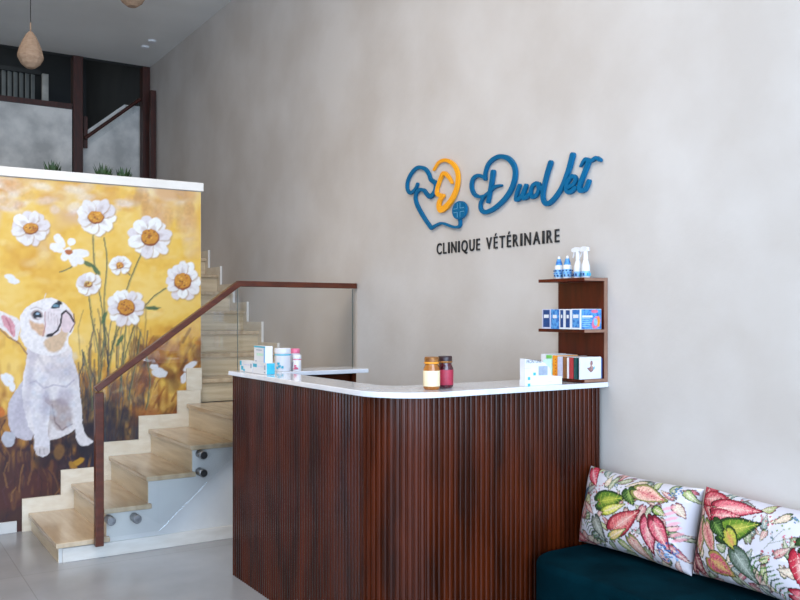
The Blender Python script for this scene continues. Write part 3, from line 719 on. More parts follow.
# medicine boxes, middle shelf
def med_box(y0, y1, h, label, cols, first=False, x0=2.805, z=Z2+.0003):
    t = thing('medicine_box', label, 'box', ((x0+2.935)/2, (y0+y1)/2, z), 'blue medicine boxes on the middle shelf')
    obj('carton', bx(x0, 2.938, y0, y1, z, z+h), cols[0], t, bevel=.0008)
    obj('spine_panel', bx(x0-.0008, x0-.0001, y0+.006, y1-.008, z+.008, z+h-.004), cols[1], t)
    obj('spine_patch', bx(x0-.0014, x0-.0009, y0+.012, y1-.014, z+h*.55, z+h*.72), M_card, t)
    if first:
        obj('front_panel', bx(x0+.006, 2.936, y0-.0008, y0-.0001, z+.002, z+h-.002), M_bluep, t)
        obj('front_band', bx(x0+.01, x0+.075, y0-.0014, y0-.0009, z+h*.58, z+h*.68), M_card, t)
        for q in range(5): obj('text_line', bx(x0+.01, x0+.05+.01*(q%3), y0-.0014, y0-.0009, z+.012+q*.009, z+.016+q*.009), M_lblue, t)
        bm = new(); prism(bm, [(x0+.088+.022*math.cos(2*PI*i/20), z+h*.88+.008*math.sin(2*PI*i/20)) for i in range(20)], 'y', y0-.0016, y0-.0009); obj('pink_oval', bm, M_pink, t)
        bm = new(); prism(bm, [(x0+.098+.026*math.cos(2*PI*i/20)+.01*math.sin(2*PI*i/20), z+h*.34+.030*math.sin(2*PI*i/20)) for i in range(20)], 'y', y0-.0013, y0-.0009); obj('picture_ground', bm, M_pink, t)
        bm = new(); prism(bm, [(x0+.094+.012*math.cos(2*PI*i/20), z+h*.36+.018*math.sin(2*PI*i/20)) for i in range(20)], 'y', y0-.0017, y0-.0013); obj('picture_blue', bm, M_lblue, t)
        bm = new(); prism(bm, [(x0+.106,z+.012),(x0+.118,z+.012),(x0+.122,z+.04),(x0+.112,z+.062),(x0+.106,z+.05)], 'y', y0-.0020, y0-.0013); obj('picture_animal', bm, M_orange, t)
    return t
med_box(2.872, 2.932, .094, 'blue medicine box with pink oval, nearest end of the middle shelf', (M_card, M_bluep), True)
med_box(2.935, 2.975, .092, 'blue medicine box second from the near end of the middle shelf', (M_card, M_navy))
med_box(2.978, 3.012, .093, 'blue medicine box in the middle of the middle shelf row', (M_card, M_navy))
med_box(3.015, 3.068, .092, 'blue medicine box with wide blue spine, second from the far end', (M_bluep, M_bluep))
med_box(3.071, 3.130, .094, 'blue medicine box at the far end of the middle shelf', (M_lilac, M_navy))

# booklets, bottom shelf
zz = Z1+.0003
def booklet(y0, y1, h, x0, m_, label, m_in=M_card):
    t = thing('booklet', label, 'booklet', ((x0+2.93)/2, (y0+y1)/2, zz), 'booklets on the bottom shelf')
    obj('cover', bx(x0, 2.932, y0, y1, zz, zz+h), m_, t)
    obj('pages', bx(x0+.002, 2.931, y0+.0012, y1-.0012, zz+h, zz+h+.001), m_in, t)
    return t
t = booklet(2.868, 2.876, .100, 2.800, M_card, 'white booklet with a dancing figure on its cover facing out')
bm = new(); prism(bm, [(2.842,zz+.052),(2.852,zz+.040),(2.866,zz+.030),(2.878,zz+.036),(2.888,zz+.052),(2.880,zz+.056),(2.872,zz+.060),(2.878,zz+.070),(2.876,zz+.082),(2.866,zz+.084),(2.860,zz+.072),(2.864,zz+.060),(2.856,zz+.052)], 'y', 2.8672, 2.8678); obj('cover_figure', bm, M_fig, t)
bm = new(); prism(bm, [(2.880,zz+.040),(2.890,zz+.048),(2.889,zz+.058),(2.882,zz+.052)], 'y', 2.8671, 2.8678); obj('cover_accent', bm, M_teal, t)
obj('cover_text', bx(2.86, 2.92, 2.8673, 2.8678, zz+.088, zz+.091), M_lilac, t)
obj('blue_edge', bx(2.9325, 2.940, 2.868, 2.876, zz, zz+.094), M_navy, t)
for (xa_, xb_, h_, m_, lab_) in (
    (573.8, 576.6, .098, M_dgreen, 'dark green booklet just behind the white one with the figure'),
    (569.2, 573.2, .098, M_red, 'red booklet between the dark green and the white booklets'),
    (567.0, 568.8, .096, M_card, 'plain white booklet between the red and the brown booklets'),
    (562.9, 566.7, .100, M_brown, 'brown booklet behind the plain white one'),
    (557.6, 562.5, .098, M_lilac, 'pale lilac printed booklet between the orange and the brown booklets'),
    (552.6, 557.2, .103, M_orange, 'orange booklet with dark dots seen above the leaflet dispenser'),
    (546.2, 552.2, .104, M_mint, 'mint green booklet with a green tab behind the leaflet dispenser'),
    (541.0, 545.8, .106, M_card, 'white booklet at the far end of the bottom shelf row')):
    y0_, y1_ = on_x(xb_, 370, 2.80).y, on_x(xa_, 370, 2.80).y
    t = booklet(y0_, y1_, h_, 2.800, m_, lab_)
    if m_ is M_mint: obj('green_tab', bx(2.7992, 2.7998, y0_+.002, y1_-.002, zz+.088, zz+.103), M_green, t)
    if m_ is M_orange:
        for q in range(6): obj('dark_dot', bx(2.7992, 2.7998, y0_+.006+.004*(q%2), y0_+.011+.004*(q%2), zz+.012+q*.014, zz+.018+q*.014), M_red, t)

# leaflet dispenser at the counter edge
zc = 1.1345; yd = 2.884
dp = thing('leaflet_dispenser', 'white cardboard leaflet dispenser at the edge of the counter', 'dispenser', (2.56, 2.92, zc))
P = lambda x, y: (lambda v: (v.x, max(v.z, zc)))(on_y(x, y, yd))
outl = [P(525,392), P(525,358.8), P(541,361.5), P(545,363), P(550,368), P(551.5,375.5), P(562,376.3), P(562,392)]
bm = new(); prism(bm, outl, 'y', yd, yd+.003); obj('front_wall', bm, M_card, dp)
xa, xb = outl[0][0], outl[-1][0]
obj('left_wall', bx(xa, xa+.003, yd+.0032, yd+.034, zc, outl[1][1]), M_card, dp)
obj('right_wall', bx(xb-.003, xb, yd+.0032, yd+.034, zc, outl[-2][1]), M_card, dp)
obj('back_wall', bx(xa, xb, yd+.0342, yd+.037, zc, outl[-2][1]-.01), M_card, dp)
def flatq(name, x0, y0, x1, y1, m_, parent, y=yd, th=.0006):
    a_, b_ = on_y(x0, y1, y), on_y(x1, y0, y)
    return obj(name, bx(a_.x, b_.x, y-th, y-.0001, a_.z, b_.z), m_, parent)
for (x, y) in ((529, 378.5), (529, 385), (534.5, 374)): flatq('green_mark', x-1.2, y-1.5, x+1.2, y+1.5, M_teal, dp)
flatq('text_line', 524, 368, 531, 368.6, M_lilac, dp); flatq('text_line', 548, 381, 552, 381.6, M_lilac, dp)
flatq('printed_picture', 538.5, 365.8, 547.5, 375.5, M_grey, dp)
tag(obj('leaflet', bx(xa+.118, xa+.165, yd+.012, yd+.015, zc+.0003, zc+.112), M_mint), 'mint leaflet standing in the white cardboard dispenser', 'leaflet')
tx = bpy.data.curves.new('t', 'FONT'); tx.body = 'FRONTLINE'; tx.size = .02; tx.extrude = .0002
to = bpy.data.objects.new('t', tx); COL.objects.link(to); bpy.context.view_layer.update()
me = bpy.data.meshes.new_from_object(to); bpy.data.objects.remove(to)
me.transform(Matrix.Translation((xa+.008, yd-.0004, outl[1][1]-.020)) @ Matrix.Rotation(PI/2, 4, 'X') @ Matrix.Scale(.82, 4, (1,0,0)))
me.materials.clear(); link('lettering', me, M_steelp, dp)

# jars on the right counter
def jar(x, y, body, lab, lid, h, name_label, up):
    t = thing('candle_jar', name_label, 'jar', (x, y, ZC), 'two jars on the counter')
    r_ = .035
    loc_lathe('glass_body', [(0,0),(r_*.86,0),(r_,.008),(r_,.085),(r_*.80,.100),(r_*.80,.106),(0,.106)], body, t, 32)
    loc_lathe('label_band', [(r_+.0002,.014),(r_+.0006,.015),(r_+.0006,.078),(r_+.0002,.079)], lab, t, 32)
    l_ = loc_lathe('lid', [(0,.1065),(r_*.84,.1065),(r_*.86,.108),(r_*.86,.132),(r_*.80,.136),(0,.136)], lid, t, 32)
    loc_lathe('lid_rim', [(r_*.862,.108),(r_*.90,.110),(r_*.90,.113),(r_*.862,.115)], up, l_, 32)
    return t
jar(2.052, 2.975, M_honey, M_honeyl, M_goldlid, .13, 'amber honey jar with cream label on the white counter', M_orange)
jar(2.143, 3.005, M_wine, M_winel, M_darklid, .13, 'dark red jar with red label beside the amber honey jar', M_goldlid)
# boxes and tubs on the left counter
def carton(name, x0, x1, y0, y1, z0, h, label, marks, group=None, end=None):
    t = thing(name, label, 'box', ((x0+x1)/2, (y0+y1)/2, z0), group)
    obj('carton', bx(x0, x1, y0, y1, z0, z0+h), M_card, t, bevel=.001)
    if end: obj('end_panel', bx(x0+.001, x1-.001, y0-.0008, y0-.0001, z0+.001, z0+h-.001), end, t)
    for (u0, u1, v0, v1, m_) in marks:   # u from far (0) to near (1) on the -X face
        obj('print_patch', bx(x0-.0008, x0-.0001, y1-(y1-y0)*u1, y1-(y1-y0)*u0, z0+h*v0, z0+h*v1), m_, t)
    return t
mk = [(0.02,.16,.55,.95,M_teal),(.12,.3,.15,.5,M_teal),(.3,.42,.05,.25,M_teal),(.35,.8,.62,.70,M_lilac),(.86,.97,.4,.8,M_grey)]
carton('medicine_carton', 1.815, 1.862, 4.325, 4.50, ZC+.0003, .060, 'flat white and teal carton at the far end of the counter', mk, 'flat cartons on the left counter')
carton('medicine_carton', 1.815, 1.862, 4.135, 4.315, ZC+.0003, .060, 'flat white carton with a bright blue end, under the upright one', [(0.02,.3,.55,.85,M_teal),(.35,.75,.62,.68,M_lilac),(.82,.93,.4,.8,M_grey),(.82,.93,.1,.25,M_grey)], 'flat cartons on the left counter', M_teal)
carton('medicine_carton', 1.818, 1.860, 4.16, 4.305, ZC+.0608, .086, 'upright white carton with teal top edge on the flat carton', [(0.0,1,.9,.995,M_teal),(.2,.7,.72,.78,M_grey),(.25,.85,.40,.56,M_mint),(.88,1,.0,.9,M_lblue),(.1,.25,.03,.1,M_grey)])
def tub(x, y, r_, h, label, band, lidm, knob=False, g='white tubs on the left counter'):
    t = thing('white_tub', label, 'tub', (x, y, ZC+.0003), g)
    loc_lathe('body', [(0,0),(r_*.96,0),(r_,.003),(r_,h*.76),(r_*.96,h*.775),(0,h*.775)], M_wht, t, 28)
    loc_lathe('lid', [(0,h*.78),(r_*1.01,h*.78),(r_*1.01,h*.98),(r_*.96,h),(0,h)], lidm, t, 28)
    loc_lathe('label_stripe', [(r_+.0002,h*.68),(r_+.0006,h*.69),(r_+.0006,h*.735),(r_+.0002,h*.74)], band, t, 28)
    for (a_, z_) in ((3.6,.10),(3.9,.16),(4.25,.12),(3.75,.28)):
        xx, yy = (r_-.001)*math.cos(a_), (r_-.001)*math.sin(a_)
        loc_box('print_patch', (xx-.006, xx+.004, yy-.006, yy+.004, h*z_, h*(z_+.1)), band, t)
    return t
tub(2.026, 4.395, .0455, .126, 'large white tub with a teal stripe beside the upright carton', M_teal, M_wht)
tub(2.118, 4.43, .027, .120, 'tall white tub with pink topped lid behind the small bottle', M_lilac, M_pink)
tub(2.086, 4.335, .0225, .090, 'small white bottle with pink marks in front of the tubs', M_pink, M_wht)

# ------------------------------------------------------------------ wall logo
XL = XW-.0015
def ribbon(name, strokes, m_, parent, th=.014, org=(0,0), sc=1.0, back=0.004):
    """strokes: list of (points in photo px, widths px); solid cut-out strokes standing on the wall"""
    bm = new()
    for si, (pts, wd) in enumerate(strokes):
        P2 = smooth_pts([(p[0], p[1], 0) for p in pts], 7) if len(pts) > 2 else [(p[0], p[1], 0) for p in pts]
        W = [on_x(org[0]+p[0]*sc, org[1]+p[1]*sc, XL-back) for p in P2]
        Q = [Vector((v.y, v.z)) for v in W]; n = len(Q)
        wpx = F_PX/(XW/ray(org[0]+P2[n//2][0]*sc)[0])
        L = []; R = []
        for i in range(n):
            d = (Q[min(i+1, n-1)]-Q[max(i-1, 0)]);
            d = d.normalized() if d.length > 1e-9 else Vector((1, 0))
            t_ = i/(n-1)
            if isinstance(wd, (list, tuple)):
                k = t_*(len(wd)-1); a_ = int(min(k, len(wd)-2)); ww = wd[a_]*(1-(k-a_))+wd[a_+1]*(k-a_)
            else: ww = wd
            ww *= 1.12
            hw = ww*sc/wpx/2; nn = Vector((-d.y, d.x))
            L.append(Q[i]+nn*hw); R.append(Q[i]-nn*hw)
        # round caps
        def capp(c_, a_, b_):
            r_ = (a_-c_).length; a0 = math.atan2((a_-c_).y, (a_-c_).x); res = []
            for k in range(1, 6):
                an = a0-PI*k/6; res.append(c_+Vector((math.cos(an), math.sin(an)))*r_)
            return res
        endc = capp(Q[-1], L[-1], R[-1]); stc = capp(Q[0], R[0], L[0])
        x0_, x1_ = XL-back-th-.0012*si-.0023*(len(name) > 0)*((int(org[0]+P2[0][0]*sc)) % 3)/3, XL-back
        vf = lambda q, x: bm.verts.new((x, q.x, q.y))
        Lf = [vf(q, x0_-.0016*k_/n) for k_, q in enumerate(L)]; Rf = [vf(q, x0_-.0016*k_/n) for k_, q in enumerate(R)]; Lb = [vf(q, x1_) for q in L]; Rb = [vf(q, x1_) for q in R]
        for i in range(n-1):
            bm.faces.new((Lf[i], Lf[i+1], Rf[i+1], Rf[i])); bm.faces.new((Lb[i], Rb[i], Rb[i+1], Lb[i+1]))
            bm.faces.new((Lf[i], Lb[i], Lb[i+1], Lf[i+1])); bm.faces.new((Rf[i], Rf[i+1], Rb[i+1], Rb[i]))
        for (cc, a_, b_, ab, bb) in ((endc, Lf[-1], Rf[-1], Lb[-1], Rb[-1]), (stc, Rf[0], Lf[0], Rb[0], Lb[0])):
            cf = [vf(q, a_.co.x) for q in cc]; cb = [vf(q, x1_) for q in cc]
            bm.faces.new([a_]+cf+[b_]); bm.faces.new([ab]+cb+[bb])
            fr = [a_]+cf+[b_]; bk = [ab]+cb+[bb]
            for i in range(len(fr)-1): bm.faces.new((fr[i], fr[i+1], bk[i+1], bk[i]))
    return obj(name, bm, m_, parent)
def wpt(px, py): return on_x(px, py, XW)
em = thing('clinic_emblem', 'blue dog and yellow cat outline emblem with stethoscope, mounted on the wall', 'emblem', wpt(435, 230))
e_o = dict(org=(400,140), sc=1/6)
ribbon('dog_outline', [([(112,265),(97,298),(68,318),(50,290),(55,240),(85,188),(120,165),(158,175),(180,205),(192,238),(220,262),(216,310),(190,340),(168,325),(150,302),(120,302),(100,340),(110,390),(148,460),(195,530)], [17,18,19,19,19,20,22,26,22,18,20,22,18]),
                       ([(195,530),(225,512),(262,500),(320,520),(355,523),(368,508),(368,475)], [18,13,12,15,18])], M_blue, em, **e_o)
ribbon('cat_outline', [([(210,180),(240,136),(285,122),(330,150),(354,205),(350,280),(325,345),(290,395),(255,420),(240,400),(246,365),(268,335)], [12,16,20,26,30,32,34,32,28,20]),
                       ([(268,335),(240,330),(228,312),(240,262),(268,202),(300,222),(320,258)], [20,22,22,20,22,18,12])], M_yel, em, **e_o)
bm = new()
c0 = on_x(400+366/6, 140+422/6, XL-.012); cR = on_x(400+408/6, 140+422/6, XL-.012); cT = on_x(400+366/6, 140+367/6, XL-.012)
ry, rz = abs(cR.y-c0.y), abs(cT.z-c0.z)
prism(bm, [(c0.y+ry*math.cos(2*PI*i/32), c0.z+rz*math.sin(2*PI*i/32)) for i in range(32)], 'x', XL-.028, XL-.012)
disc = obj('stethoscope_disc', bm, M_blue, em)
M_seam = mat('pale_blue_line', srgb(120,180,205), 0.4, col2=srgb(110,172,198), scale=9)
bm = new(); e_ = XL-.0285
def crossq(dy, dz, hy, hz): box(bm, e_-.001, e_, c0.y+dy-hy, c0.y+dy+hy, c0.z+dz-hz, c0.z+dz+hz)
for sy_ in (-1, 1):
    for sz_ in (-1, 1):
        crossq(sy_*ry*.2, sz_*rz*.5, .0012, rz*.28); crossq(sy_*ry*.48, sz_*rz*.2, ry*.28, .0012)
obj('cross_lines', bm, M_seam, disc)

sg = thing('script_lettering', 'blue hand-script lettering DuoVet standing out from the wall', 'lettering', wpt(530, 215))
s_o = dict(org=(470,140), sc=1/5.714)
ribbon('letter', [([(95,318),(60,325),(30,308),(16,268),(24,225),(55,204),(92,216)], [12,16,20,24,22,18,14]),
                  ([(95,222),(95,190),(112,140),(150,105),(190,95),(233,112),(262,158),(264,215),(245,280),(205,340),(150,390),(100,413),(72,400),(68,365),(88,326),(120,298),(150,270),(186,260)], [22,22,22,22,24,26,28,28,26,24,22,20,16,16,18,12]),
                  ([(140,186),(130,260),(113,355)], [28,24,16])], M_blue, sg, **s_o)
ribbon('letter', [([(290,262),(277,300),(270,338),(285,340),(305,318),(328,262)], 21), ([(328,262),(317,300),(315,332),(330,330),(350,312)], 21)], M_blue, sg, **s_o)
ribbon('letter', [([(388,248),(366,262),(354,295),(362,325),(385,318),(400,285),(398,250),(410,275),(425,278)], 21)], M_blue, sg, **s_o)
ribbon('letter', [([(468,132),(447,200),(428,285),(426,340),(448,366),(485,342),(532,275),(570,180),(595,88)], [28,26,24,24,24,24,24,26,28])], M_blue, sg, **s_o)
ribbon('letter', [([(562,275),(598,255),(612,222),(592,208),(568,240),(558,282),(578,300),(612,275)], [20,21,22])], M_blue, sg, **s_o)
ribbon('letter', [([(686,128),(662,190),(636,262),(640,290),(668,282),(688,236)], [26,26,24,20]), ([(640,152),(668,112),(700,120),(730,103),(752,116)], [10,20,18,18,18])], M_blue, sg, **s_o)

tl = thing('tagline_lettering', 'small black capital lettering CLINIQUE VÉTÉRINAIRE below the script', 'lettering', wpt(500, 248))
def glyph(ch):
    c_ = bpy.data.curves.new('g', 'FONT'); c_.body = ch; c_.size = 1; c_.extrude = 0; c_.offset = 0.007; c_.resolution_u = 4
    o_ = bpy.data.objects.new('g', c_); COL.objects.link(o_); bpy.context.view_layer.update()
    me_ = bpy.data.meshes.new_from_object(o_); bpy.data.objects.remove(o_); bpy.data.curves.remove(c_)
    return me_
text = 'CLINIQUE VÉTÉRINAIRE'; gl = []; xx = 0; caph = None
g_ = glyph('I'); ys = [v.co.y for v in g_.vertices]; caph = max(ys)-min(ys); base_y = min(ys)
for ch in text:
    if ch == ' ': xx += .26; continue
    me = glyph(ch); xs = [v.co.x for v in me.vertices]; wch = (max(xs)-min(xs))*(.50 if ch != 'I' else .8)
    gl.append((me, min(xs), xx, .50 if ch != 'I' else .8)); xx += wch+.115
total = xx-.115
yl, yr = on_x(437.5, 250, XW).y, on_x(560, 240, XW).y
S = (yl-yr)/total; zb, cap_h = 1.807, .0655
for (me, mn, x_, cx_) in gl:
    for v in me.vertices:
        u = (v.co.x-mn)*cx_+x_; h_ = (v.co.y-base_y)/caph*cap_h
        v.co = Vector((XL-.006, yl-u*S, zb+h_))
    bm = new(); bm.from_mesh(me)
    r_ = bmesh.ops.extrude_face_region(bm, geom=bm.faces[:])
    bmesh.ops.translate(bm, verts=[e for e in r_['geom'] if isinstance(e, bmesh.types.BMVert)], vec=(.005, 0, 0))
    o = obj('letter', bm, M_blk, tl)

# ------------------------------------------------------------------ bench and cushions
XB = 2.425; ZB = .41
bm = new(); pts = [(XW-.02, 2.862)]
rb = .19
for i in range(9):
    a_ = PI/2+PI/2*i/8; pts.append((XB+rb+rb*math.cos(a_), 2.862-rb+rb*math.sin(a_)))
pts += [(XB, -0.6), (XW-.02, -0.6)]
def inset(pts, d):
    cx = sum(p[0] for p in pts)/len(pts); return [(p[0]+(d if p[0] < 2.8 else -0), p[1]-(d if p[1] > 2.5 else -d)) for p in pts]
bench = thing('bench', 'long dark teal velvet bench against the wall beside the desk', 'bench', (2.74, 1.1, 0))
prism(bm, inset(pts, .02), 'z', 0.0, .05); obj('base', bm, M_velvet, bench, smooth='auto', bevel=.01)
bm = new(); prism(bm, pts, 'z', .0505, ZB); obj('seat_cushion', bm, M_velvet, bench, smooth='auto', bevel=.028, segs=4)

def leafp(C, cx, cy, l, wd, ang, fill, edge, vein, spots=None, heart=False, al=1.0):
    r = random.Random(int(cx*7+cy*13)); l *= 1.15; wd *= 1.2
    c_, s_ = math.cos(ang), math.sin(ang)
    T = lambda u, v: (cx+u*c_-v*s_, cy+u*s_+v*c_)
    H_ = [(1.05,0),(.72,.34),(.3,.74),(-.2,1.0),(-.62,.95),(-.95,.55),(-.98,.2),(-.74,.03)]
    O_ = H_+[(u,-v) for u, v in H_[::-1][0:-1]]
    def outl_(k): return [(p[0], p[1]) for p in smooth_pts([(*T(u*l*k, v*wd*k), 0) for u, v in O_], 3, True)]
    C.poly(outl_(1.07), tuple(int(e*.45) for e in edge), al, 1.2, .1)
    C.poly(outl_(1.0), edge, al, 1.2, .1)
    C.poly(outl_(.84), fill, al, 3.0, .35)
    C.blob(*T(0,0), l*.5, wd*.35, ang, vein, .45, 8)
    C.stroke([T(-l*.7, 0), T(l*.95, 0)], 2.0, vein, .9)
    for k in range(6):
        u = -l*.62+k*l*.27
        for sg_ in (-1, 1): C.stroke([T(u, 0), T(u+l*.2, sg_*wd*(.85-.1*k))], 1.1, vein, .8)
    if spots:
        for k in range(22):
            u, v = r.uniform(-.8,.8), r.uniform(-.75,.75)
            C.blob(*T(u*l, v*wd*(1-.5*max(u,0))), r.uniform(1.5,3), r.uniform(1.2,2.2), r.uniform(0,3), spots, .85)
def undergrowth(C, seed):
    r = random.Random(seed)
    for k in range(26):
        x, y, a = r.uniform(0,500), r.uniform(0,310), r.uniform(0,6.28)
        e = (x+math.cos(a)*r.uniform(20,50), y+math.sin(a)*r.uniform(20,50))
        col = r.choice([(120,136,96),(150,150,120),(96,112,90)])
        C.stroke([(x,y), e], 1.4, col, .8)
        for q in range(4):
            t = q/3; C.blob(x+(e[0]-x)*t+r.uniform(-5,5), y+(e[1]-y)*t+r.uniform(-5,5), r.uniform(3,7), r.uniform(2,3.5), r.uniform(0,3), r.choice([(178,64,84),(206,110,124),(110,136,86),(84,112,120),(190,150,140),(150,110,90)]), .85)
    for k in range(75):
        leafp(C, r.uniform(0,500), r.uniform(0,310), r.uniform(16,34), r.uniform(8,15), r.uniform(0,6.28), r.choice([(206,150,150),(150,164,130),(222,200,180),(190,110,124),(130,150,150),(176,186,130)]), r.choice([(150,90,100),(96,116,80),(130,120,110)]), (226,216,200))
def berries(C, pts, col):
    for (x, y) in pts: C.blob(x, y, 3.2, 3.2, 0, col, 1); C.blob(x-.8, y-.8, 1, 1, 0, (240,200,200), .6)
def frond(C, a, b, col, col2, wd=12):
    n = 11
    for k in range(n):
        t = k/(n-1); x = a[0]+(b[0]-a[0])*t; y = a[1]+(b[1]-a[1])*t; an = math.atan2(b[1]-a[1], b[0]-a[0]); w_ = wd*(1-.5*t)
        for sg_ in (-1, 1): C.blob(x+math.cos(an+sg_*1.2)*w_*.5, y+math.sin(an+sg_*1.2)*w_*.5, w_*.65, 2.4, an+sg_*1.2, col if k % 2 else col2, .95)
def cluster(C, cx, cy, R, cols, n, seed):
    r = random.Random(seed)
    for k in range(n):
        a, q = r.uniform(0, 6.28), R*math.sqrt(r.random()); C.blob(cx+math.cos(a)*q, cy+math.sin(a)*q, 4, 2.4, r.uniform(0, 3), r.choice(cols), .9)

PK, DR, CR, GR, DG = (206,96,112), (168,44,66), (240,220,206), (116,146,70), (62,88,50)
def paint1(C):      # coordinates 0..500 x 0..310
    C.c[:] = lin((214,210,216))
    for k in range(40):
        r = random.Random(k); C.blob(r.uniform(0,500), r.uniform(0,310), r.uniform(10,30), r.uniform(6,14), r.uniform(0,3), r.choice([(248,246,248),(222,220,230),(240,228,230)]), .5, 6)
    undergrowth(C, 5)
    leafp(C, 60, 35, 44, 20, .7, (222,92,112), DR, (250,220,220), DR)
    leafp(C, 30, 110, 30, 14, -1.0, (60,90,120), (50,70,90), (120,150,170))
    leafp(C, 18, 230, 34, 16, 1.2, (176,120,130), DR, CR)
    leafp(C, 30, 290, 34, 16, .2, (200,110,120), DR, CR, DR)
    frond(C, (60,190), (150,300), (96,130,76), (60,92,66), 26)
    leafp(C, 145, 230, 46, 20, 1.0, (150,150,140), (90,100,90), (210,210,200))
    leafp(C, 180, 110, 62, 34, -.35, (110,140,60), DG, (226,220,110)); leafp(C, 205, 140, 50, 16, -.5, (220,214,110), (150,160,70), CR)
    leafp(C, 268, 75, 34, 24, .9, (70,100,56), DG, (180,200,120))
    leafp(C, 262, 180, 70, 34, -.75, (214,120,120), (170,60,76), CR, (160,50,70)); leafp(C, 235, 235, 42, 14, -.6, (228,200,130), GR, CR)
    leafp(C, 340, 55, 66, 26, .15, (232,196,180), (150,150,90), PK, DR)
    leafp(C, 372, 200, 62, 26, 1.35, (216,120,136), (140,50,66), CR, DR); leafp(C, 412, 190, 58, 24, 1.0, (216,116,130), (140,50,66), CR, DR)
    leafp(C, 400, 110, 24, 14, .4, (150,170,90), DG, CR)
    leafp(C, 330, 270, 52, 20, .75, (214,170,160), (150,150,90), CR, DR); leafp(C, 270, 275, 30, 12, .5, (170,180,120), GR, CR)
    cluster(C, 440, 250, 36, [(58,116,170),(90,150,200),(40,80,140),(130,176,214)], 60, 3)
    cluster(C, 430, 30, 22, [(58,116,170),(90,150,200),(60,90,120)], 20, 5); cluster(C, 190, 40, 14, [(90,130,160),(120,140,90)], 12, 9)
    for k in range(7): C.blob(430+k*7, 90+k*18, 22, 6, -.5, (236,168,178), .7, 2)
    berries(C, [(95,80),(110,92),(120,78),(78,112),(92,128),(70,140),(84,150),(130,60),(118,64),(104,150),(130,120),(140,135),(62,160)], (178,60,76))
    berries(C, [(100,112),(112,128),(60,128),(150,150),(124,150),(200,60),(215,50)], (96,120,84))
    for a_, b_ in (((60,128),(110,60)),((70,150),(140,125)),((310,230),(330,200)),((345,250),(352,300))): C.stroke([a_, b_], 1.4, (120,130,90), .9)
def paint2(C):
    C.c[:] = lin((214,210,216))
    for k in range(40):
        r = random.Random(k+90); C.blob(r.uniform(0,500), r.uniform(0,310), r.uniform(10,30), r.uniform(6,14), r.uniform(0,3), r.choice([(248,246,248),(222,220,230),(240,228,230)]), .5, 6)
    undergrowth(C, 8)
    leafp(C, 45, 45, 60, 26, 1.0, (190,92,104), DR, CR, DR); leafp(C, 70, 30, 50, 22, -.2, (206,110,120), DR, CR, DR)
    leafp(C, 35, 165, 56, 26, 1.3, (222,190,176), (140,150,90), PK, DR); leafp(C, 85, 165, 58, 22, 1.0, (226,180,170), (140,150,90), PK, DR)
    leafp(C, 160, 45, 80, 26, -.15, (222,130,140), (170,60,80), CR, DR); leafp(C, 135, 75, 50, 18, -.2, (216,110,126), (170,60,80), CR, DR)
    leafp(C, 190, 110, 74, 36, -.45, (120,150,60), DG, (228,214,120)); leafp(C, 178, 150, 40, 24, .9, (190,190,90), DG, (226,150,120)); leafp(C, 120, 125, 34, 22, .7, (64,96,52), DG, (160,190,110))
    leafp(C, 15, 260, 46, 22, 1.4, (150,84,96), (90,40,52), CR, DR); leafp(C, 50, 270, 40, 18, .9, (150,84,96), (90,40,52), CR, DR)
    leafp(C, 145, 250, 50, 30, .4, (206,110,124), (170,150,90), (226,214,130), DR)
    leafp(C, 235, 225, 58, 26, .8, (130,140,130), (90,110,90), (200,206,196))
    frond(C, (265,190), (380,285), (90,130,70), (50,84,60), 40)
    leafp(C, 420, 190, 60, 24, 1.3, (196,70,86), DR, CR, DR); leafp(C, 460, 80, 60, 28, -.6, (110,140,70), DG, (226,220,130)); leafp(C, 440, 280, 50, 22, .2, (214,120,130), DR, CR, DR)
    berries(C, [(290,40),(302,52),(284,58),(312,44),(296,68),(380,90),(392,102),(372,108),(330,150),(316,160),(340,172),(352,158),(320,180)], (190,60,78))
    berries(C, [(340,60),(352,72),(330,80),(366,66),(290,90)], (130,160,90))
    for a_, b_ in (((300,150),(350,70)),((310,130),(380,95)),((100,200),(110,260)),((165,180),(160,230))): C.stroke([a_, b_], 1.6, (120,130,90), .9)
    cluster(C, 420, 40, 24, [(58,116,170),(90,150,200)], 20, 6); cluster(C, 370, 30, 12, [(90,130,160),(120,150,90)], 10, 8)
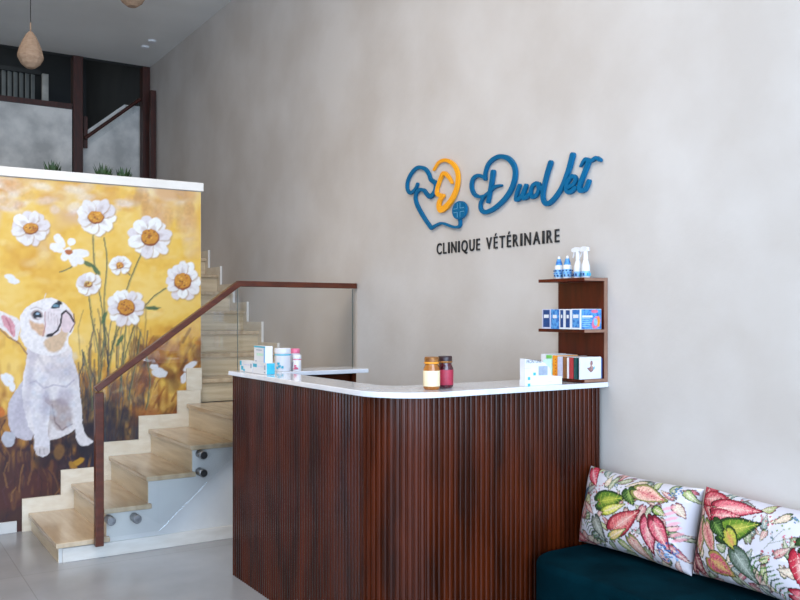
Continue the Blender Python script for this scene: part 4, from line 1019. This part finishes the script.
def cushion(label, y_far, y_near, paint, lean=.22, zc_=ZB+.004, Hh=.345, T=.10, tilt=0.0):
    """cushion lying along the wall; local u runs from far (left in the photo) to near"""
    W_ = y_far-y_near; nu, nv = 260, 165
    uu, vv = np.meshgrid(np.linspace(0, 1, nu), np.linspace(0, 1, nv)); U = uu.ravel(); V = vv.ravel()
    C = Canvas(U*500, V*310, wob=2.0); paint(C)
    # seam shading is left to the light
    a_ = U*2-1; b_ = V*2-1
    th = T*(np.clip(1-np.abs(a_)**3.2, 0, 1)**.55)*(np.clip(1-np.abs(b_)**3.0, 0, 1)**.55)
    rip = 1+.05*(vnoise(U*8, V*5, 1.0, 7)-.5)+.03*np.sin(a_*14+b_*5)*np.abs(a_)**2
    th = th*rip
    la = a_*W_/2*(1-.045*(1-b_**2)); lb = -b_*Hh/2*(1-.07*(1-a_**2))
    def verts(sign):
        return np.stack([-sign*th, -la, lb], 1)      # x: thickness, y: length, z: height
    P_ = np.concatenate([verts(1), verts(-1)*np.array([1, 1, 1])])
    idx = np.arange(nu*nv).reshape(nv, nu)
    q = np.stack([idx[:-1,:-1], idx[:-1,1:], idx[1:,1:], idx[1:,:-1]], -1).reshape(-1, 4)
    q2 = q[:, ::-1]+nu*nv
    Q_ = np.concatenate([q, q2])
    cl, sl_ = math.cos(lean), math.sin(lean)
    x = P_[:, 0]*cl+P_[:, 2]*sl_; z = -P_[:, 0]*sl_+P_[:, 2]*cl
    P_ = np.stack([x, P_[:, 1], z], 1)
    if tilt:
        c_, s_ = math.cos(tilt), math.sin(tilt); y = P_[:, 1]*c_-P_[:, 2]*s_; z = P_[:, 1]*s_+P_[:, 2]*c_; P_ = np.stack([P_[:, 0], y, z], 1)
    P_[:, 2] += zc_-P_[:, 2].min(); P_[:, 0] += (XW-.022)-P_[:, 0].max(); P_[:, 1] += (y_far+y_near)/2
    me = bpy.data.meshes.new('throw_pillow'); me.vertices.add(len(P_)); me.vertices.foreach_set('co', P_.ravel())
    me.loops.add(Q_.size); me.loops.foreach_set('vertex_index', Q_.ravel().astype(np.int32))
    me.polygons.add(len(Q_)); me.polygons.foreach_set('loop_start', np.arange(0, Q_.size, 4, dtype=np.int32)); me.update(calc_edges=True)
    at = me.color_attributes.new('Col', 'FLOAT_COLOR', 'POINT'); cc = np.clip(C.c, 0, 1)**1.22; cc = np.concatenate([cc, cc])
    at.data.foreach_set('color', np.concatenate([cc, np.ones((len(cc), 1))], 1).ravel())
    bm = bmesh.new(); bm.from_mesh(me); bmesh.ops.remove_doubles(bm, verts=bm.verts, dist=.0003); bmesh.ops.recalc_face_normals(bm, faces=bm.faces); bm.to_mesh(me); bm.free()
    o = link('throw_pillow', me, M_fab, smooth=True)
    return tag(o, label, 'cushion', 'leaf print cushions on the bench')
M_fab = vcmat('printed_fabric', .8, .2)
cushion('leaf-print cushion leaning between the desk and the other cushion', 2.878, 2.252, paint1)
cushion('leaf-print cushion farther from the desk, cut by the photo edge', 2.246, 1.655, paint2, tilt=.02)

# ------------------------------------------------------------------ lamps, detectors, plants
def pendant(px, pb, d, hpx, rpx, label):
    dx, dy = ray(px); x, y = dx*d, dy*d
    zb_ = CAM_H+d*(HZ-pb)/F_PX; h = hpx*d/F_PX; r_ = rpx*d/F_PX
    t = thing('pendant_lamp', label, 'lamp', (x, y, zb_), 'teardrop pendants')
    prof = [(0,0),(r_*.35,0),(r_*.72,h*.10),(r_*.98,h*.26),(r_,h*.33),(r_*.86,h*.52),(r_*.62,h*.72),(r_*.38,h*.88),(r_*.18,h*.97),(0,h)]
    bm = new(); lathe(bm, prof, x, y, zb_, 12); obj('shade', bm, M_pend, t)
    bm = new(); tube(bm, [(x,y,zb_+h), (x,y,zb_+h+.06)], .006, 8); obj('socket', bm, M_pend, t)
    bm = new(); tube(bm, [(x,y,zb_+h+.061), (x,y,H-.02)], .0035, 8); obj('cord', bm, M_cord, t)
    bm = new(); lathe(bm, [(0,-.02),(.04,-.02),(.045,0),(0,0)], x, y, H, 20); obj('ceiling_rose', bm, M_cord, t)
pendant(30.5, 68, 6.3, 37, 12.5, 'beige teardrop pendant lamp hanging on a black cord at the left')
pendant(132, 6.5, 6.9, 40, 14, 'bottom of a second beige pendant lamp at the top edge')
for (px, py, lab) in ((145, 46.5, 'left one of two small white ceiling downlights'), (152, 40.5, 'right one of two small white ceiling downlights')):
    d = (H-CAM_H)*F_PX/(HZ-py); dx, dy = ray(px); t = thing('downlight', lab, 'downlight', (dx*d, dy*d, H-.02), 'small downlights near the logo wall')
    bm = new(); lathe(bm, [(0,-.018),(.038,-.018),(.046,0),(0,0)], dx*d, dy*d, H, 20); obj('housing', bm, M_wht, t)
def plant(px, lab, hh, seed, wd=.12):
    hh += .07
    r = random.Random(seed); p = on_y(px, 165, YM+.25); x, y, z = p.x, p.y, 2.2003
    t = thing('potted_plant', lab, 'plant', (x, y, z), 'potted plants behind the mural wall')
    bm = new(); lathe(bm, [(0,0),(.04,0),(.055,.09),(.048,.09),(.045,.08),(0,.08)], x, y, z, 16); obj('pot', bm, M_pot, t)
    bm = new()
    for k in range(26):
        a_ = r.uniform(0, 6.28); L_ = r.uniform(.5, 1)*wd*.62; top = hh*r.uniform(.75, 1)
        b0_ = Vector((x+r.uniform(-.02,.02), y+r.uniform(-.02,.02), z+.082)); tip = Vector((x+math.cos(a_)*L_, y+math.sin(a_)*L_*.6, z+top)); mid = (b0_+tip)/2+Vector((0,0,.04))
        s_ = Vector((-math.sin(a_), math.cos(a_), 0))*.018
        v = [bm.verts.new(q) for q in (b0_, mid+s_, tip, mid-s_)]; bm.faces.new((v[0], v[1], v[2])); bm.faces.new((v[0], v[2], v[3]))
    obj('foliage', bm, M_leaf, t)
plant(52, 'low green plant leftmost behind the top of the mural wall', .275, 1)
plant(103, 'green plant in the middle behind the top of the mural wall', .30, 2)
plant(123, 'dark green plant rightmost behind the top of the mural wall', .275, 3)
